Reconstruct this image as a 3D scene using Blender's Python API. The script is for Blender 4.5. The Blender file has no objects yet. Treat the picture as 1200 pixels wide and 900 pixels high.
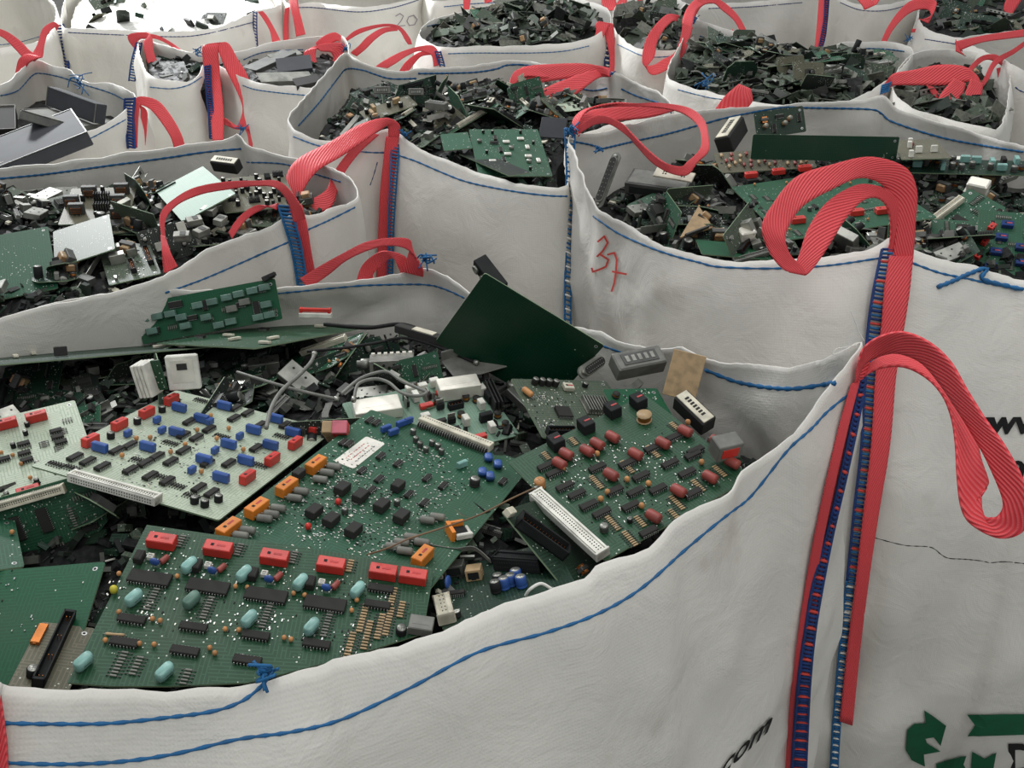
import bpy, bmesh, math, random
import numpy as np
from mathutils import Vector, Matrix, noise
from mathutils.bvhtree import BVHTree
from mathutils.geometry import tessellate_polygon

# ---------------------------------------------------------------- camera, light, exposure
SC = bpy.context.scene
COL = SC.collection
PITCH = math.radians(32.0)
FPX = 1080.0
CAMZ = 1.5
cam_d = bpy.data.cameras.new('camera')
cam = bpy.data.objects.new('camera', cam_d)
COL.objects.link(cam)
cam.location = (0, 0, CAMZ)
cam.rotation_euler = (math.radians(90) - PITCH, 0, 0)
cam_d.sensor_fit = 'HORIZONTAL'
cam_d.sensor_width = 36.0
cam_d.lens = 36.0 * FPX / 1200.0
cam_d.clip_start = 0.02
SC.camera = cam
SC.view_settings.view_transform = 'Standard'
SC.view_settings.look = 'None'
SC.view_settings.exposure = 0.15
SC.view_settings.gamma = 1.0
SC.view_settings.use_curve_mapping = False

W = bpy.data.worlds.new('hall_daylight')
SC.world = W
W.use_nodes = True
nt = W.node_tree
bg = nt.nodes['Background']
tc = nt.nodes.new('ShaderNodeTexCoord')
sx = nt.nodes.new('ShaderNodeSeparateXYZ')
nt.links.new(tc.outputs['Generated'], sx.inputs[0])
cr = nt.nodes.new('ShaderNodeValToRGB')
cr.color_ramp.elements[0].position = 0.0
cr.color_ramp.elements[0].color = (0.10, 0.105, 0.11, 1)
cr.color_ramp.elements[1].position = 1.0
cr.color_ramp.elements[1].color = (0.84, 0.88, 0.90, 1)
e = cr.color_ramp.elements.new(0.50); e.color = (0.22, 0.23, 0.235, 1)
e = cr.color_ramp.elements.new(0.62); e.color = (0.42, 0.44, 0.45, 1)
mr = nt.nodes.new('ShaderNodeMapRange')
mr.inputs['From Min'].default_value = -1.0
nt.links.new(sx.outputs['Z'], mr.inputs['Value'])
nt.links.new(mr.outputs['Result'], cr.inputs[0])
nt.links.new(cr.outputs[0], bg.inputs[0])
bg.inputs[1].default_value = 0.8

def area_light(name, loc, target, size, energy, color):
    d = bpy.data.lights.new(name, 'AREA')
    d.shape = 'RECTANGLE'; d.size = size[0]; d.size_y = size[1]
    d.energy = energy; d.color = color
    o = bpy.data.objects.new(name, d)
    o.location = loc
    o.rotation_euler = (Vector(target) - Vector(loc)).to_track_quat('-Z', 'Y').to_euler()
    COL.objects.link(o)
    return o
# roof light over the hall, and daylight from the open gate at the back left
area_light('roof_light', (-0.6, 3.2, 4.6), (0.1, 1.3, 0.8), (3.2, 2.2), 66, (1.0, 0.985, 0.96))
gd = bpy.data.lights.new('gate_daylight', 'SPOT'); gd.energy = 3400; gd.spot_size = math.radians(43); gd.spot_blend = 0.9; gd.shadow_soft_size = 0.6; gd.color = (0.97, 0.99, 1.0)
go = bpy.data.objects.new('gate_daylight', gd); go.location = (-4.2, 7.2, 3.6); COL.objects.link(go)
go.rotation_euler = (Vector((-1.85, 4.3, 0.7)) - Vector(go.location)).to_track_quat('-Z', 'Y').to_euler()
area_light('near_bag_fill_light', (0.9, -0.3, 3.4), (-0.1, 0.7, 0.8), (1.6, 1.2), 15, (1.0, 0.96, 0.88))  # unseen fill lamp, added to brighten the front of the nearest bag

# ---------------------------------------------------------------- pixel rays
CP, SP = math.cos(PITCH), math.sin(PITCH)
CAM = Vector((0, 0, CAMZ))
FWD = Vector((0, CP, -SP)); UPV = Vector((0, SP, CP)); RGT = Vector((1, 0, 0))
def ray(px, py):
    return FWD + RGT * ((px - 600) / FPX) - UPV * ((py - 450) / FPX)
def P(px, py, z):
    d = ray(px, py)
    return CAM + d * ((z - CAMZ) / d.z)
def PD(px, py, dep):
    return CAM + ray(px, py) * dep
def depth(p):
    return (Vector(p) - CAM).dot(FWD)
def topx(p):
    q = Vector(p) - CAM
    f = q.dot(FWD)
    return (600 + FPX * q.dot(RGT) / f, 450 - FPX * q.dot(UPV) / f)

# ---------------------------------------------------------------- materials
MATS = {}
def srgb(r, g, b):
    f = lambda c: (c / 255 / 12.92) if c <= 10 else ((c / 255 + 0.055) / 1.055) ** 2.4
    return (f(r), f(g), f(b), 1)
def newmat(name):
    m = bpy.data.materials.new(name); m.use_nodes = True
    MATS[name] = m
    return m, m.node_tree, m.node_tree.nodes['Principled BSDF']
def N(t, kind, **kw):
    n = t.nodes.new(kind)
    for k, v in kw.items():
        if k.startswith('i_'):
            n.inputs[k[2:].replace('_', ' ')].default_value = v
        else:
            setattr(n, k, v)
    return n
def simple(name, col, rough=0.5, metal=0.0, dirt=0.25, scale=60, spec=0.5, bump=0.0):
    if sum(col[:3]) < 0.25 and metal == 0: rough, spec = max(rough, 0.68), 0.22
    m, t, b = newmat(name)
    tc = N(t, 'ShaderNodeTexCoord')
    oi = N(t, 'ShaderNodeObjectInfo')
    nz = N(t, 'ShaderNodeTexNoise', i_Scale=scale, i_Detail=3.0)
    ad = N(t, 'ShaderNodeVectorMath', operation='ADD')
    t.links.new(tc.outputs['Object'], ad.inputs[0]); t.links.new(oi.outputs['Random'], ad.inputs[1])
    t.links.new(ad.outputs[0], nz.inputs['Vector'])
    mx = N(t, 'ShaderNodeMix', data_type='RGBA')
    mx.inputs[6].default_value = col
    mx.inputs[7].default_value = tuple(c * (1 - dirt) * 0.9 + 0.035 * dirt for c in col[:3]) + (1,)
    rp = N(t, 'ShaderNodeMapRange'); rp.inputs['From Min'].default_value = 0.4; rp.inputs['From Max'].default_value = 0.68
    t.links.new(nz.outputs[0], rp.inputs['Value']); t.links.new(rp.outputs[0], mx.inputs[0])
    t.links.new(mx.outputs[2], b.inputs['Base Color'])
    b.inputs['Roughness'].default_value = rough
    b.inputs['Metallic'].default_value = metal
    b.inputs['Specular IOR Level'].default_value = spec
    if bump:
        bp = N(t, 'ShaderNodeBump', i_Strength=bump, i_Distance=0.002)
        t.links.new(nz.outputs[0], bp.inputs['Height']); t.links.new(bp.outputs[0], b.inputs['Normal'])
    return m

def fabric(name, col, col2):
    m, t, b = newmat(name)
    tc = N(t, 'ShaderNodeTexCoord')
    n1 = N(t, 'ShaderNodeTexNoise', i_Scale=3.2, i_Detail=4.0, i_Roughness=0.55)
    n2 = N(t, 'ShaderNodeTexNoise', i_Scale=42.0, i_Detail=3.0)
    t.links.new(tc.outputs['Object'], n1.inputs['Vector']); t.links.new(tc.outputs['Object'], n2.inputs['Vector'])
    mx = N(t, 'ShaderNodeMix', data_type='RGBA'); mx.inputs[6].default_value = col; mx.inputs[7].default_value = col2
    rp = N(t, 'ShaderNodeMapRange'); rp.inputs['From Min'].default_value = 0.45; rp.inputs['From Max'].default_value = 0.75
    t.links.new(n1.outputs[0], rp.inputs['Value']); t.links.new(rp.outputs[0], mx.inputs[0])
    # rare brown smudges
    n3 = N(t, 'ShaderNodeTexNoise', i_Scale=9.0, i_Detail=5.0)
    t.links.new(tc.outputs['Object'], n3.inputs['Vector'])
    r3 = N(t, 'ShaderNodeMapRange'); r3.inputs['From Min'].default_value = 0.63; r3.inputs['From Max'].default_value = 0.8
    r3.inputs['To Max'].default_value = 0.45
    t.links.new(n3.outputs[0], r3.inputs['Value'])
    m2 = N(t, 'ShaderNodeMix', data_type='RGBA'); m2.inputs[7].default_value = srgb(160, 146, 132)
    t.links.new(mx.outputs[2], m2.inputs[6]); t.links.new(r3.outputs[0], m2.inputs[0])
    t.links.new(m2.outputs[2], b.inputs['Base Color'])
    # weave (uv in metres)
    uv = N(t, 'ShaderNodeUVMap', uv_map='UVMap')
    w1 = N(t, 'ShaderNodeTexWave', wave_type='BANDS', bands_direction='X', i_Scale=95.0, i_Distortion=0.6)
    w2 = N(t, 'ShaderNodeTexWave', wave_type='BANDS', bands_direction='Y', i_Scale=95.0, i_Distortion=0.6)
    t.links.new(uv.outputs[0], w1.inputs['Vector']); t.links.new(uv.outputs[0], w2.inputs['Vector'])
    mm = N(t, 'ShaderNodeMath', operation='MULTIPLY')
    t.links.new(w1.outputs['Fac'], mm.inputs[0]); t.links.new(w2.outputs['Fac'], mm.inputs[1])
    b1 = N(t, 'ShaderNodeBump', i_Strength=0.25, i_Distance=0.0006)
    t.links.new(mm.outputs[0], b1.inputs['Height'])
    nc = N(t, 'ShaderNodeTexNoise', i_Scale=14.0, i_Detail=6.0, i_Roughness=0.6, i_Distortion=0.8)
    t.links.new(tc.outputs['Object'], nc.inputs['Vector'])
    b2 = N(t, 'ShaderNodeBump', i_Strength=0.55, i_Distance=0.008)
    t.links.new(nc.outputs[0], b2.inputs['Height']); t.links.new(b1.outputs[0], b2.inputs['Normal'])
    t.links.new(b2.outputs[0], b.inputs['Normal'])
    b.inputs['Roughness'].default_value = 0.55
    b.inputs['Specular IOR Level'].default_value = 0.3
    tr = N(t, 'ShaderNodeBsdfTranslucent'); tr.inputs['Color'].default_value = (0.8, 0.78, 0.74, 1)
    ms = N(t, 'ShaderNodeMixShader'); ms.inputs[0].default_value = 0.16
    out = t.nodes['Material Output']
    t.links.new(b.outputs[0], ms.inputs[1]); t.links.new(tr.outputs[0], ms.inputs[2]); t.links.new(ms.outputs[0], out.inputs[0])
    return m
fabric('woven_white', srgb(229, 226, 219), srgb(212, 209, 203))

def webbing(name, col, col2):
    m, t, b = newmat(name)
    uv = N(t, 'ShaderNodeUVMap', uv_map='UVMap')
    mp = N(t, 'ShaderNodeMapping'); mp.inputs['Rotation'].default_value = (0, 0, math.radians(-22))
    t.links.new(uv.outputs[0], mp.inputs['Vector'])
    w = N(t, 'ShaderNodeTexWave', wave_type='BANDS', bands_direction='X', i_Scale=2.6, i_Distortion=0.3)
    w.inputs['Detail'].default_value = 1.0
    t.links.new(mp.outputs[0], w.inputs['Vector'])
    w2 = N(t, 'ShaderNodeTexWave', wave_type='BANDS', bands_direction='Y', i_Scale=9.0, i_Distortion=0.5)
    t.links.new(uv.outputs[0], w2.inputs['Vector'])
    mm = N(t, 'ShaderNodeMath', operation='MULTIPLY')
    t.links.new(w.outputs['Fac'], mm.inputs[0]); t.links.new(w2.outputs['Fac'], mm.inputs[1])
    mx = N(t, 'ShaderNodeMix', data_type='RGBA'); mx.inputs[6].default_value = col; mx.inputs[7].default_value = col2
    t.links.new(mm.outputs[0], mx.inputs[0]); t.links.new(mx.outputs[2], b.inputs['Base Color'])
    bp = N(t, 'ShaderNodeBump', i_Strength=0.7, i_Distance=0.0015)
    t.links.new(w.outputs['Fac'], bp.inputs['Height']); t.links.new(bp.outputs[0], b.inputs['Normal'])
    b.inputs['Roughness'].default_value = 0.6
    return m
webbing('red_webbing', srgb(222, 52, 62), srgb(244, 116, 120))  # twill ribs; the lighter tone also paints in pinkish highlights

def pcb(name, col, trace, dots=0.5, rough=0.5, brown=0.0):
    m, t, b = newmat(name)
    tc = N(t, 'ShaderNodeTexCoord'); oi = N(t, 'ShaderNodeObjectInfo')
    # copper tracks: brick lines in two directions, dots: solder points
    br = N(t, 'ShaderNodeTexBrick', offset=0.37); br.inputs['Scale'].default_value = 60
    br.inputs['Mortar Size'].default_value = 0.035; br.inputs['Brick Width'].default_value = 1.3; br.inputs['Row Height'].default_value = 0.22
    mp = N(t, 'ShaderNodeMapping')
    nz = N(t, 'ShaderNodeTexNoise', i_Scale=28.0, i_Detail=1.0)
    t.links.new(tc.outputs['Object'], nz.inputs['Vector'])
    t.links.new(tc.outputs['Object'], mp.inputs['Vector']); t.links.new(mp.outputs[0], br.inputs['Vector'])
    br2 = N(t, 'ShaderNodeTexBrick', offset=0.61); br2.inputs['Scale'].default_value = 55
    br2.inputs['Mortar Size'].default_value = 0.03; br2.inputs['Brick Width'].default_value = 1.1; br2.inputs['Row Height'].default_value = 0.2
    mp2 = N(t, 'ShaderNodeMapping'); mp2.inputs['Rotation'].default_value = (0, 0, math.radians(90))
    t.links.new(tc.outputs['Object'], mp2.inputs['Vector']); t.links.new(mp2.outputs[0], br2.inputs['Vector'])
    sel = N(t, 'ShaderNodeMath', operation='GREATER_THAN'); sel.inputs[1].default_value = 0.5
    t.links.new(nz.outputs[0], sel.inputs[0])
    mixf = N(t, 'ShaderNodeMix', data_type='FLOAT')
    t.links.new(sel.outputs[0], mixf.inputs[0]); t.links.new(br.outputs['Fac'], mixf.inputs[2]); t.links.new(br2.outputs['Fac'], mixf.inputs[3])
    mx = N(t, 'ShaderNodeMix', data_type='RGBA'); mx.inputs[6].default_value = col; mx.inputs[7].default_value = trace
    t.links.new(mixf.outputs[0], mx.inputs[0])
    vo = N(t, 'ShaderNodeTexVoronoi', i_Scale=210.0); vo.inputs['Randomness'].default_value = 0.85
    t.links.new(tc.outputs['Object'], vo.inputs['Vector'])
    lt = N(t, 'ShaderNodeMath', operation='LESS_THAN'); lt.inputs[1].default_value = 0.17
    t.links.new(vo.outputs['Distance'], lt.inputs[0])
    n2 = N(t, 'ShaderNodeTexNoise', i_Scale=22.0, i_Detail=2.0)
    off = N(t, 'ShaderNodeVectorMath', operation='ADD'); t.links.new(tc.outputs['Object'], off.inputs[0]); t.links.new(oi.outputs['Random'], off.inputs[1])
    t.links.new(off.outputs[0], n2.inputs['Vector'])
    gt = N(t, 'ShaderNodeMath', operation='GREATER_THAN'); gt.inputs[1].default_value = 1.0 - dots
    t.links.new(n2.outputs[0], gt.inputs[0])
    dm = N(t, 'ShaderNodeMath', operation='MULTIPLY'); t.links.new(lt.outputs[0], dm.inputs[0]); t.links.new(gt.outputs[0], dm.inputs[1])
    m2 = N(t, 'ShaderNodeMix', data_type='RGBA'); m2.inputs[7].default_value = srgb(206, 212, 200)
    t.links.new(mx.outputs[2], m2.inputs[6]); t.links.new(dm.outputs[0], m2.inputs[0])
    # dust
    n3 = N(t, 'ShaderNodeTexNoise', i_Scale=9.0, i_Detail=5.0)
    t.links.new(off.outputs[0], n3.inputs['Vector'])
    r3 = N(t, 'ShaderNodeMapRange'); r3.inputs['From Min'].default_value = 0.45; r3.inputs['From Max'].default_value = 0.8; r3.inputs['To Max'].default_value = 0.3
    t.links.new(n3.outputs[0], r3.inputs['Value'])
    m3 = N(t, 'ShaderNodeMix', data_type='RGBA'); m3.inputs[7].default_value = srgb(74, 76, 62)
    t.links.new(m2.outputs[2], m3.inputs[6]); t.links.new(r3.outputs[0], m3.inputs[0])
    t.links.new(m3.outputs[2], b.inputs['Base Color'])
    b.inputs['Roughness'].default_value = max(rough, 0.42)
    b.inputs['Specular IOR Level'].default_value = 0.32
    bp = N(t, 'ShaderNodeBump', i_Strength=0.3, i_Distance=0.001)
    t.links.new(dm.outputs[0], bp.inputs['Height']); t.links.new(bp.outputs[0], b.inputs['Normal'])
    return m
pcb('pcb_green', srgb(32, 76, 54), srgb(46, 92, 68), 0.52)
pcb('pcb_relay_green', srgb(26, 66, 42), srgb(44, 82, 58), 0.48)
pcb('pcb_dark', srgb(20, 44, 33), srgb(38, 64, 50), 0.5)
pcb('pcb_bright', srgb(16, 76, 48), srgb(20, 86, 56), 0.36)
pcb('pcb_pale_glare', srgb(178, 188, 168), srgb(148, 164, 142), 0.5, 0.45)  # pale board, with grazing reflection painted in as extra lightness
pcb('pcb_grey', srgb(66, 80, 66), srgb(90, 98, 82), 0.5)
pcb('pcb_tan', srgb(92, 90, 74), srgb(112, 108, 90), 0.45)
pcb('pcb_deep', srgb(6, 48, 32), srgb(10, 58, 38), 0.33, 0.3)
pcb('pcb_mint', srgb(124, 154, 136), srgb(112, 142, 122), 0.3, 0.55)
pcb('pcb_black', srgb(26, 32, 30), srgb(48, 56, 50), 0.5)
simple('pcb_edge', srgb(120, 140, 110), 0.6)
simple('black_plastic', srgb(30, 32, 33), 0.45, dirt=0.3)
simple('chip_black', srgb(44, 43, 41), 0.5, dirt=0.2)
simple('dusty_black', srgb(52, 52, 50), 0.75, dirt=0.5)
simple('solder', srgb(190, 192, 190), 0.35, 0.7)
simple('tin', srgb(168, 168, 160), 0.42, 0.75, dirt=0.5, scale=30)
simple('bright_tin', srgb(236, 232, 220), 0.4, 0.3, dirt=0.2, scale=30)
simple('dark_tin', srgb(92, 93, 90), 0.6, 0.5, dirt=0.4, scale=30)
simple('relay_red', srgb(205, 52, 44), 0.4, dirt=0.18)
simple('cap_orange', srgb(226, 132, 40), 0.4, dirt=0.2)
simple('cap_blue', srgb(52, 88, 158), 0.4, dirt=0.2)
simple('cap_teal', srgb(138, 184, 176), 0.35, dirt=0.25)
simple('cap_dimteal', srgb(92, 124, 112), 0.5, dirt=0.35)
simple('cap_brown', srgb(150, 66, 58), 0.45, dirt=0.3)
simple('cap_tan', srgb(196, 138, 84), 0.5, dirt=0.2)
simple('cap_yellow', srgb(214, 200, 60), 0.45)
simple('resistor_grey', srgb(120, 120, 112), 0.55, dirt=0.3)
simple('resistor_tan', srgb(178, 150, 112), 0.5)
simple('beige_plastic', srgb(214, 208, 188), 0.5, dirt=0.25)
simple('white_plastic', srgb(226, 224, 214), 0.45, dirt=0.2)
simple('grey_plastic', srgb(116, 116, 110), 0.5, dirt=0.3)
simple('charcoal_metal', srgb(66, 68, 73), 0.7, 0.0, dirt=0.3, scale=20)
simple('copper', srgb(196, 120, 62), 0.35, 0.8)
simple('cable_grey', srgb(120, 120, 114), 0.5)
simple('cable_black', srgb(28, 28, 28), 0.4)
simple('thread_blue', srgb(20, 98, 152), 0.7, dirt=0.2)
simple('thread_navy', srgb(38, 62, 118), 0.8, dirt=0.3)
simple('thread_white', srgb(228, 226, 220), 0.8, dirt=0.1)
simple('ink_black', srgb(24, 24, 24), 0.7, dirt=0.1)
simple('ink_green', srgb(20, 88, 58), 0.7, dirt=0.15)
simple('ink_red', srgb(206, 66, 58), 0.7, dirt=0.1)
simple('ink_pale', srgb(150, 140, 146), 0.8, dirt=0.1)
simple('label_white', srgb(228, 224, 214), 0.6, dirt=0.15)
simple('printed_red', srgb(190, 60, 60), 0.6)
simple('wire_brown', srgb(120, 92, 66), 0.6)
simple('scrap_dark', srgb(18, 21, 19), 0.65, dirt=0.5, scale=120, bump=0.6)  # heap base, darkened to stand in for weak light between pieces
simple('scrap_green', srgb(34, 44, 36), 0.55, dirt=0.5, scale=120)
simple('scrap_grey', srgb(74, 76, 70), 0.5, dirt=0.5, scale=120)
simple('cap_green', srgb(40, 150, 90), 0.45)
simple('cap_pink', srgb(206, 110, 124), 0.45)
simple('rubble_green', srgb(74, 84, 70), 0.6, dirt=0.5, scale=120)
simple('rubble_grey', srgb(112, 114, 102), 0.6, dirt=0.5, scale=120)
simple('floor_concrete', srgb(150, 148, 142), 0.8, dirt=0.35, scale=4)

# ---------------------------------------------------------------- mesh builder
class MB:
    def __init__(s):
        s.v = []; s.f = []; s.m = []; s.mats = []; s.smooth = []
    def mi(s, name):
        if name not in s.mats: s.mats.append(name)
        return s.mats.index(name)
    def add(s, vs, fs, mat, smooth=False, M=None):
        o = len(s.v); k = s.mi(mat)
        for p in vs:
            p = Vector(p)
            if M is not None: p = M @ p
            s.v.append(p)
        for f in fs:
            s.f.append([i + o for i in f]); s.m.append(k); s.smooth.append(smooth)
    def box(s, c, d, mat, M=None, ch=0.0):
        x, y, z = d[0] / 2, d[1] / 2, d[2] / 2
        cx, cy, cz = c
        if ch <= 0:
            vs = [(cx + i * x, cy + j * y, cz + k * z) for k in (-1, 1) for j in (-1, 1) for i in (-1, 1)]
            fs = [(0, 2, 3, 1), (4, 5, 7, 6), (0, 1, 5, 4), (2, 6, 7, 3), (0, 4, 6, 2), (1, 3, 7, 5)]
            s.add(vs, fs, mat, False, M); return
        ch = min(ch, x * .9, y * .9, z * .9)
        # chamfered box: octagonal rings
        rings = []
        for (zz, ins) in ((-z, ch), (-z + ch, 0), (z - ch, 0), (z, ch)):
            a, b = x - ins, y - ins; q = ch * 0.7
            rings.append([(cx + u, cy + w, cz + zz) for u, w in ((a, -b + q), (a, b - q), (a - q, b), (-a + q, b), (-a, b - q), (-a, -b + q), (-a + q, -b), (a - q, -b))])
        vs = [p for r in rings for p in r]
        fs = [tuple(range(7, -1, -1)), tuple(range(24, 32))]
        for r in range(3):
            for i in range(8):
                j = (i + 1) % 8
                fs.append((r * 8 + i, r * 8 + j, r * 8 + 8 + j, r * 8 + 8 + i))
        s.add(vs, fs, mat, False, M)
    def lathe(s, prof, mat, n=12, M=None, smooth=True, caps=True):
        vs = []; fs = []
        for r, z in prof:
            for i in range(n):
                a = 2 * math.pi * i / n
                vs.append((r * math.cos(a), r * math.sin(a), z))
        for k in range(len(prof) - 1):
            for i in range(n):
                j = (i + 1) % n
                fs.append((k * n + i, k * n + j, (k + 1) * n + j, (k + 1) * n + i))
        if caps:
            fs.append(tuple(range(n - 1, -1, -1)))
            fs.append(tuple(range((len(prof) - 1) * n, len(prof) * n)))
        s.add(vs, fs, mat, smooth, M)
    def tube(s, pts, r, mat, n=6, rf=None, M=None, caps=True):
        pts = [Vector(p) for p in pts]
        vs = []; fs = []
        up = Vector((0, 0, 1))
        prev = None
        L = len(pts)
        for k, p in enumerate(pts):
            t = (pts[min(k + 1, L - 1)] - pts[max(k - 1, 0)])
            if t.length < 1e-9: t = Vector((1, 0, 0))
            t.normalize()
            if prev is None:
                a = t.cross(up)
                if a.length < 1e-3: a = t.cross(Vector((1, 0, 0)))
            else:
                a = prev - t * prev.dot(t)
                if a.length < 1e-6: a = t.cross(up)
            a.normalize(); prev = a
            b = t.cross(a)
            rr = r if rf is None else r * rf(k)
            for i in range(n):
                g = 2 * math.pi * i / n
                vs.append(p + a * (rr * math.cos(g)) + b * (rr * math.sin(g)))
        for k in range(L - 1):
            for i in range(n):
                j = (i + 1) % n
                fs.append((k * n + i, k * n + j, (k + 1) * n + j, (k + 1) * n + i))
        if caps:
            fs.append(tuple(range(n - 1, -1, -1))); fs.append(tuple(range((L - 1) * n, L * n)))
        s.add(vs, fs, mat, True, M)
    def prism(s, poly, z0, z1, mat, M=None, matside=None):
        n = len(poly)
        vs = [(x, y, z0) for x, y in poly] + [(x, y, z1) for x, y in poly]
        s.add(vs, [tuple(range(n - 1, -1, -1)), tuple(range(n, 2 * n))], mat, False, M)
        s.add(vs, [(i, (i + 1) % n, n + (i + 1) % n, n + i) for i in range(n)], matside or mat, False, M)
    def mesh(s, name):
        me = bpy.data.meshes.new(name)
        me.from_pydata([tuple(p) for p in s.v], [], s.f)
        for k in s.mats: me.materials.append(MATS[k])
        me.polygons.foreach_set('material_index', s.m)
        me.polygons.foreach_set('use_smooth', s.smooth)
        me.update()
        return me

def link(name, me, parent=None, M=None):
    o = bpy.data.objects.new(name, me)
    COL.objects.link(o)
    if parent is not None: o.parent = parent
    if M is not None: o.matrix_local = M
    return o
def tag(o, label=None, cat=None, group=None, kind=None):
    if label: o['label'] = label
    if cat: o['category'] = cat
    if group: o['group'] = group
    if kind: o['kind'] = kind
    return o
def copy_tree(o, parent=None):
    c = o.copy(); COL.objects.link(c)
    if parent is not None: c.parent = parent
    for ch in o.children: copy_tree(ch, c)
    return c

def catmull(pts, n, closed=False):
    L = len(pts); out = []
    rng = L if closed else L - 1
    for i in range(rng):
        if closed: p0, p1, p2, p3 = pts[(i - 1) % L], pts[i], pts[(i + 1) % L], pts[(i + 2) % L]
        else: p0, p1, p2, p3 = pts[max(i - 1, 0)], pts[i], pts[i + 1], pts[min(i + 2, L - 1)]
        for k in range(n):
            t = k / n
            out.append(tuple(0.5 * ((2 * b) + (-a + c) * t + (2 * a - 5 * b + 4 * c - d) * t * t + (-a + 3 * b - 3 * c + d) * t ** 3)
                             for a, b, c, d in zip(p0, p1, p2, p3)))
    if not closed: out.append(tuple(pts[-1]))
    return [Vector(p) for p in out]

# ---------------------------------------------------------------- the floor
fm = MB(); fm.box((0, 5, -0.05), (30, 26, 0.1), 'floor_concrete')
tag(link('floor', fm.mesh('floor')), kind='structure')
# ---------------------------------------------------------------- bulk bags
BAGS = {}
class Bag:
    pass
def pnoise(a, b, c): return noise.noise(Vector((a, b, c)))
def make_bag(key, label, rim, hi=False, bulge=0.07, shift=(0, 0), wr=0.010, seed=1.0, step=None, group=None, wf=None):
    """rim: (px, py, z) points round the opening; a fourth value 1 marks a lifted corner"""
    B = Bag(); B.key = key
    root = bpy.data.objects.new('bulk_bag', None); COL.objects.link(root)
    tag(root, label, 'bag', group)
    pts = [P(*r[:3]) for r in rim]
    c3 = sum(pts, Vector()) / len(pts)
    root.location = (c3.x, c3.y, 0)
    B.root = root; B.off = Vector((c3.x, c3.y, 0))
    # dense rim curve
    cv = catmull([tuple(p) for p in pts], 12, closed=True)
    step = step or (0.009 if hi else 0.02)
    cum = [0]
    for i in range(len(cv)): cum.append(cum[-1] + (cv[(i + 1) % len(cv)] - cv[i]).length)
    M = int(cum[-1] / step); dense = []
    j = 0
    for k in range(M):
        s = cum[-1] * k / M
        while cum[j + 1] < s: j += 1
        t = (s - cum[j]) / max(1e-9, cum[j + 1] - cum[j])
        dense.append(cv[j].lerp(cv[(j + 1) % len(cv)], t))
    area = sum(dense[i].x * dense[(i + 1) % M].y - dense[(i + 1) % M].x * dense[i].y for i in range(M))
    if area < 0: dense.reverse()
    B.rim = dense; B.c = c3
    K = 44 if hi else 16
    wts = []
    for k in range(M):
        q = topx(dense[k])
        wts.append(wf(q[0], q[1]) if wf else (1.0, shift[0], shift[1]))
    vs = []; uvs = []
    per = cum[-1]
    nrm = []
    for k in range(M):
        w = max(3, M // 14)
        t = dense[(k + w) % M] - dense[(k - w) % M]
        nrm.append(Vector((t.y, -t.x, 0)).normalized())
    for r in range(K + 1):
        d = (r / K) ** 1.25
        for k in range(M):
            p = dense[k]; n = nrm[k]
            z = p.z * (1 - d) + 0.012 * d
            dz = p.z - z
            bw, shx, shy = wts[k]
            bw *= 1.0 if n.y < 0 else max(0.15, 1 - 1.3 * n.y)
            b = bw * bulge * math.sin(math.pi * min(1, d * 0.95)) ** 0.75 + 0.02 * d
            sh = d * (1.6 - 0.6 * d)
            q = Vector((p.x + shx * sh, p.y + shy * sh, z)) + n * b
            a = k / M * per
            fall = min(1.0, dz / 0.05)
            ca, sa = math.cos(2 * math.pi * k / M), math.sin(2 * math.pi * k / M)
            R = per / 6.28
            w1 = pnoise(R * ca * 5.5 + seed, R * sa * 5.5, z * 3.2)
            w2 = pnoise(R * ca * 17 + seed, R * sa * 17, z * 9 + 7)
            w3 = pnoise(R * ca * 3.1, R * sa * 3.1 + seed, z * 5.5)
            ridge = 1 - abs(pnoise(R * ca * 4 + z * 3.0 + seed, R * sa * 4 - z * 2.0, seed + z * 4.0)) * 4
            q += n * ((wr * 1.7 * w1 + wr * 0.55 * w2 + wr * 1.3 * w3 + wr * 0.45 * max(0, ridge)) * fall)
            if r < 4:
                q.z += (0.0035 * pnoise(a * 22, seed, 0) + 0.002 * pnoise(a * 90, seed, 3)) * (1 - r / 4)
                q += n * 0.004 * pnoise(a * 30, 5, seed) * (1 - r / 4)
            vs.append(q - B.off); uvs.append((a, -dz))
    fs = []
    for r in range(K):
        for k in range(M):
            k2 = (k + 1) % M
            fs.append((r * M + k, (r + 1) * M + k, (r + 1) * M + k2, r * M + k2))
    me = bpy.data.meshes.new('bag_body'); me.from_pydata([tuple(v) for v in vs], [], fs)
    me.materials.append(MATS['woven_white'])
    me.polygons.foreach_set('use_smooth', [True] * len(fs))
    uvl = me.uv_layers.new(name='UVMap')
    for f in me.polygons:
        for li, vi in zip(f.loop_indices, f.vertices):
            u, v = uvs[vi]
            if (vi % M) == 0 and any((x % M) == M - 1 for x in f.vertices): u = per
            uvl.data[li].uv = (u, v)
    o = link('bag_body', me, root)
    md = o.modifiers.new('cloth_thickness', 'SOLIDIFY'); md.thickness = 0.0022; md.offset = 0
    B.M = M; B.K = K
    B.verts = [v + B.off for v in vs]
    B.bvh = BVHTree.FromPolygons([tuple(v) for v in B.verts], fs)
    BAGS[key] = B
    return B

def proj(B, px, py, lift=0.002):
    """first point of the bag's cloth seen in this direction, lifted off it towards the viewer side"""
    d = ray(px, py).normalized()
    hit, n, i, t = B.bvh.ray_cast(CAM, d)
    if hit is None: return None
    if n.dot(d) > 0: n = -n
    return hit + n * lift

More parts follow.
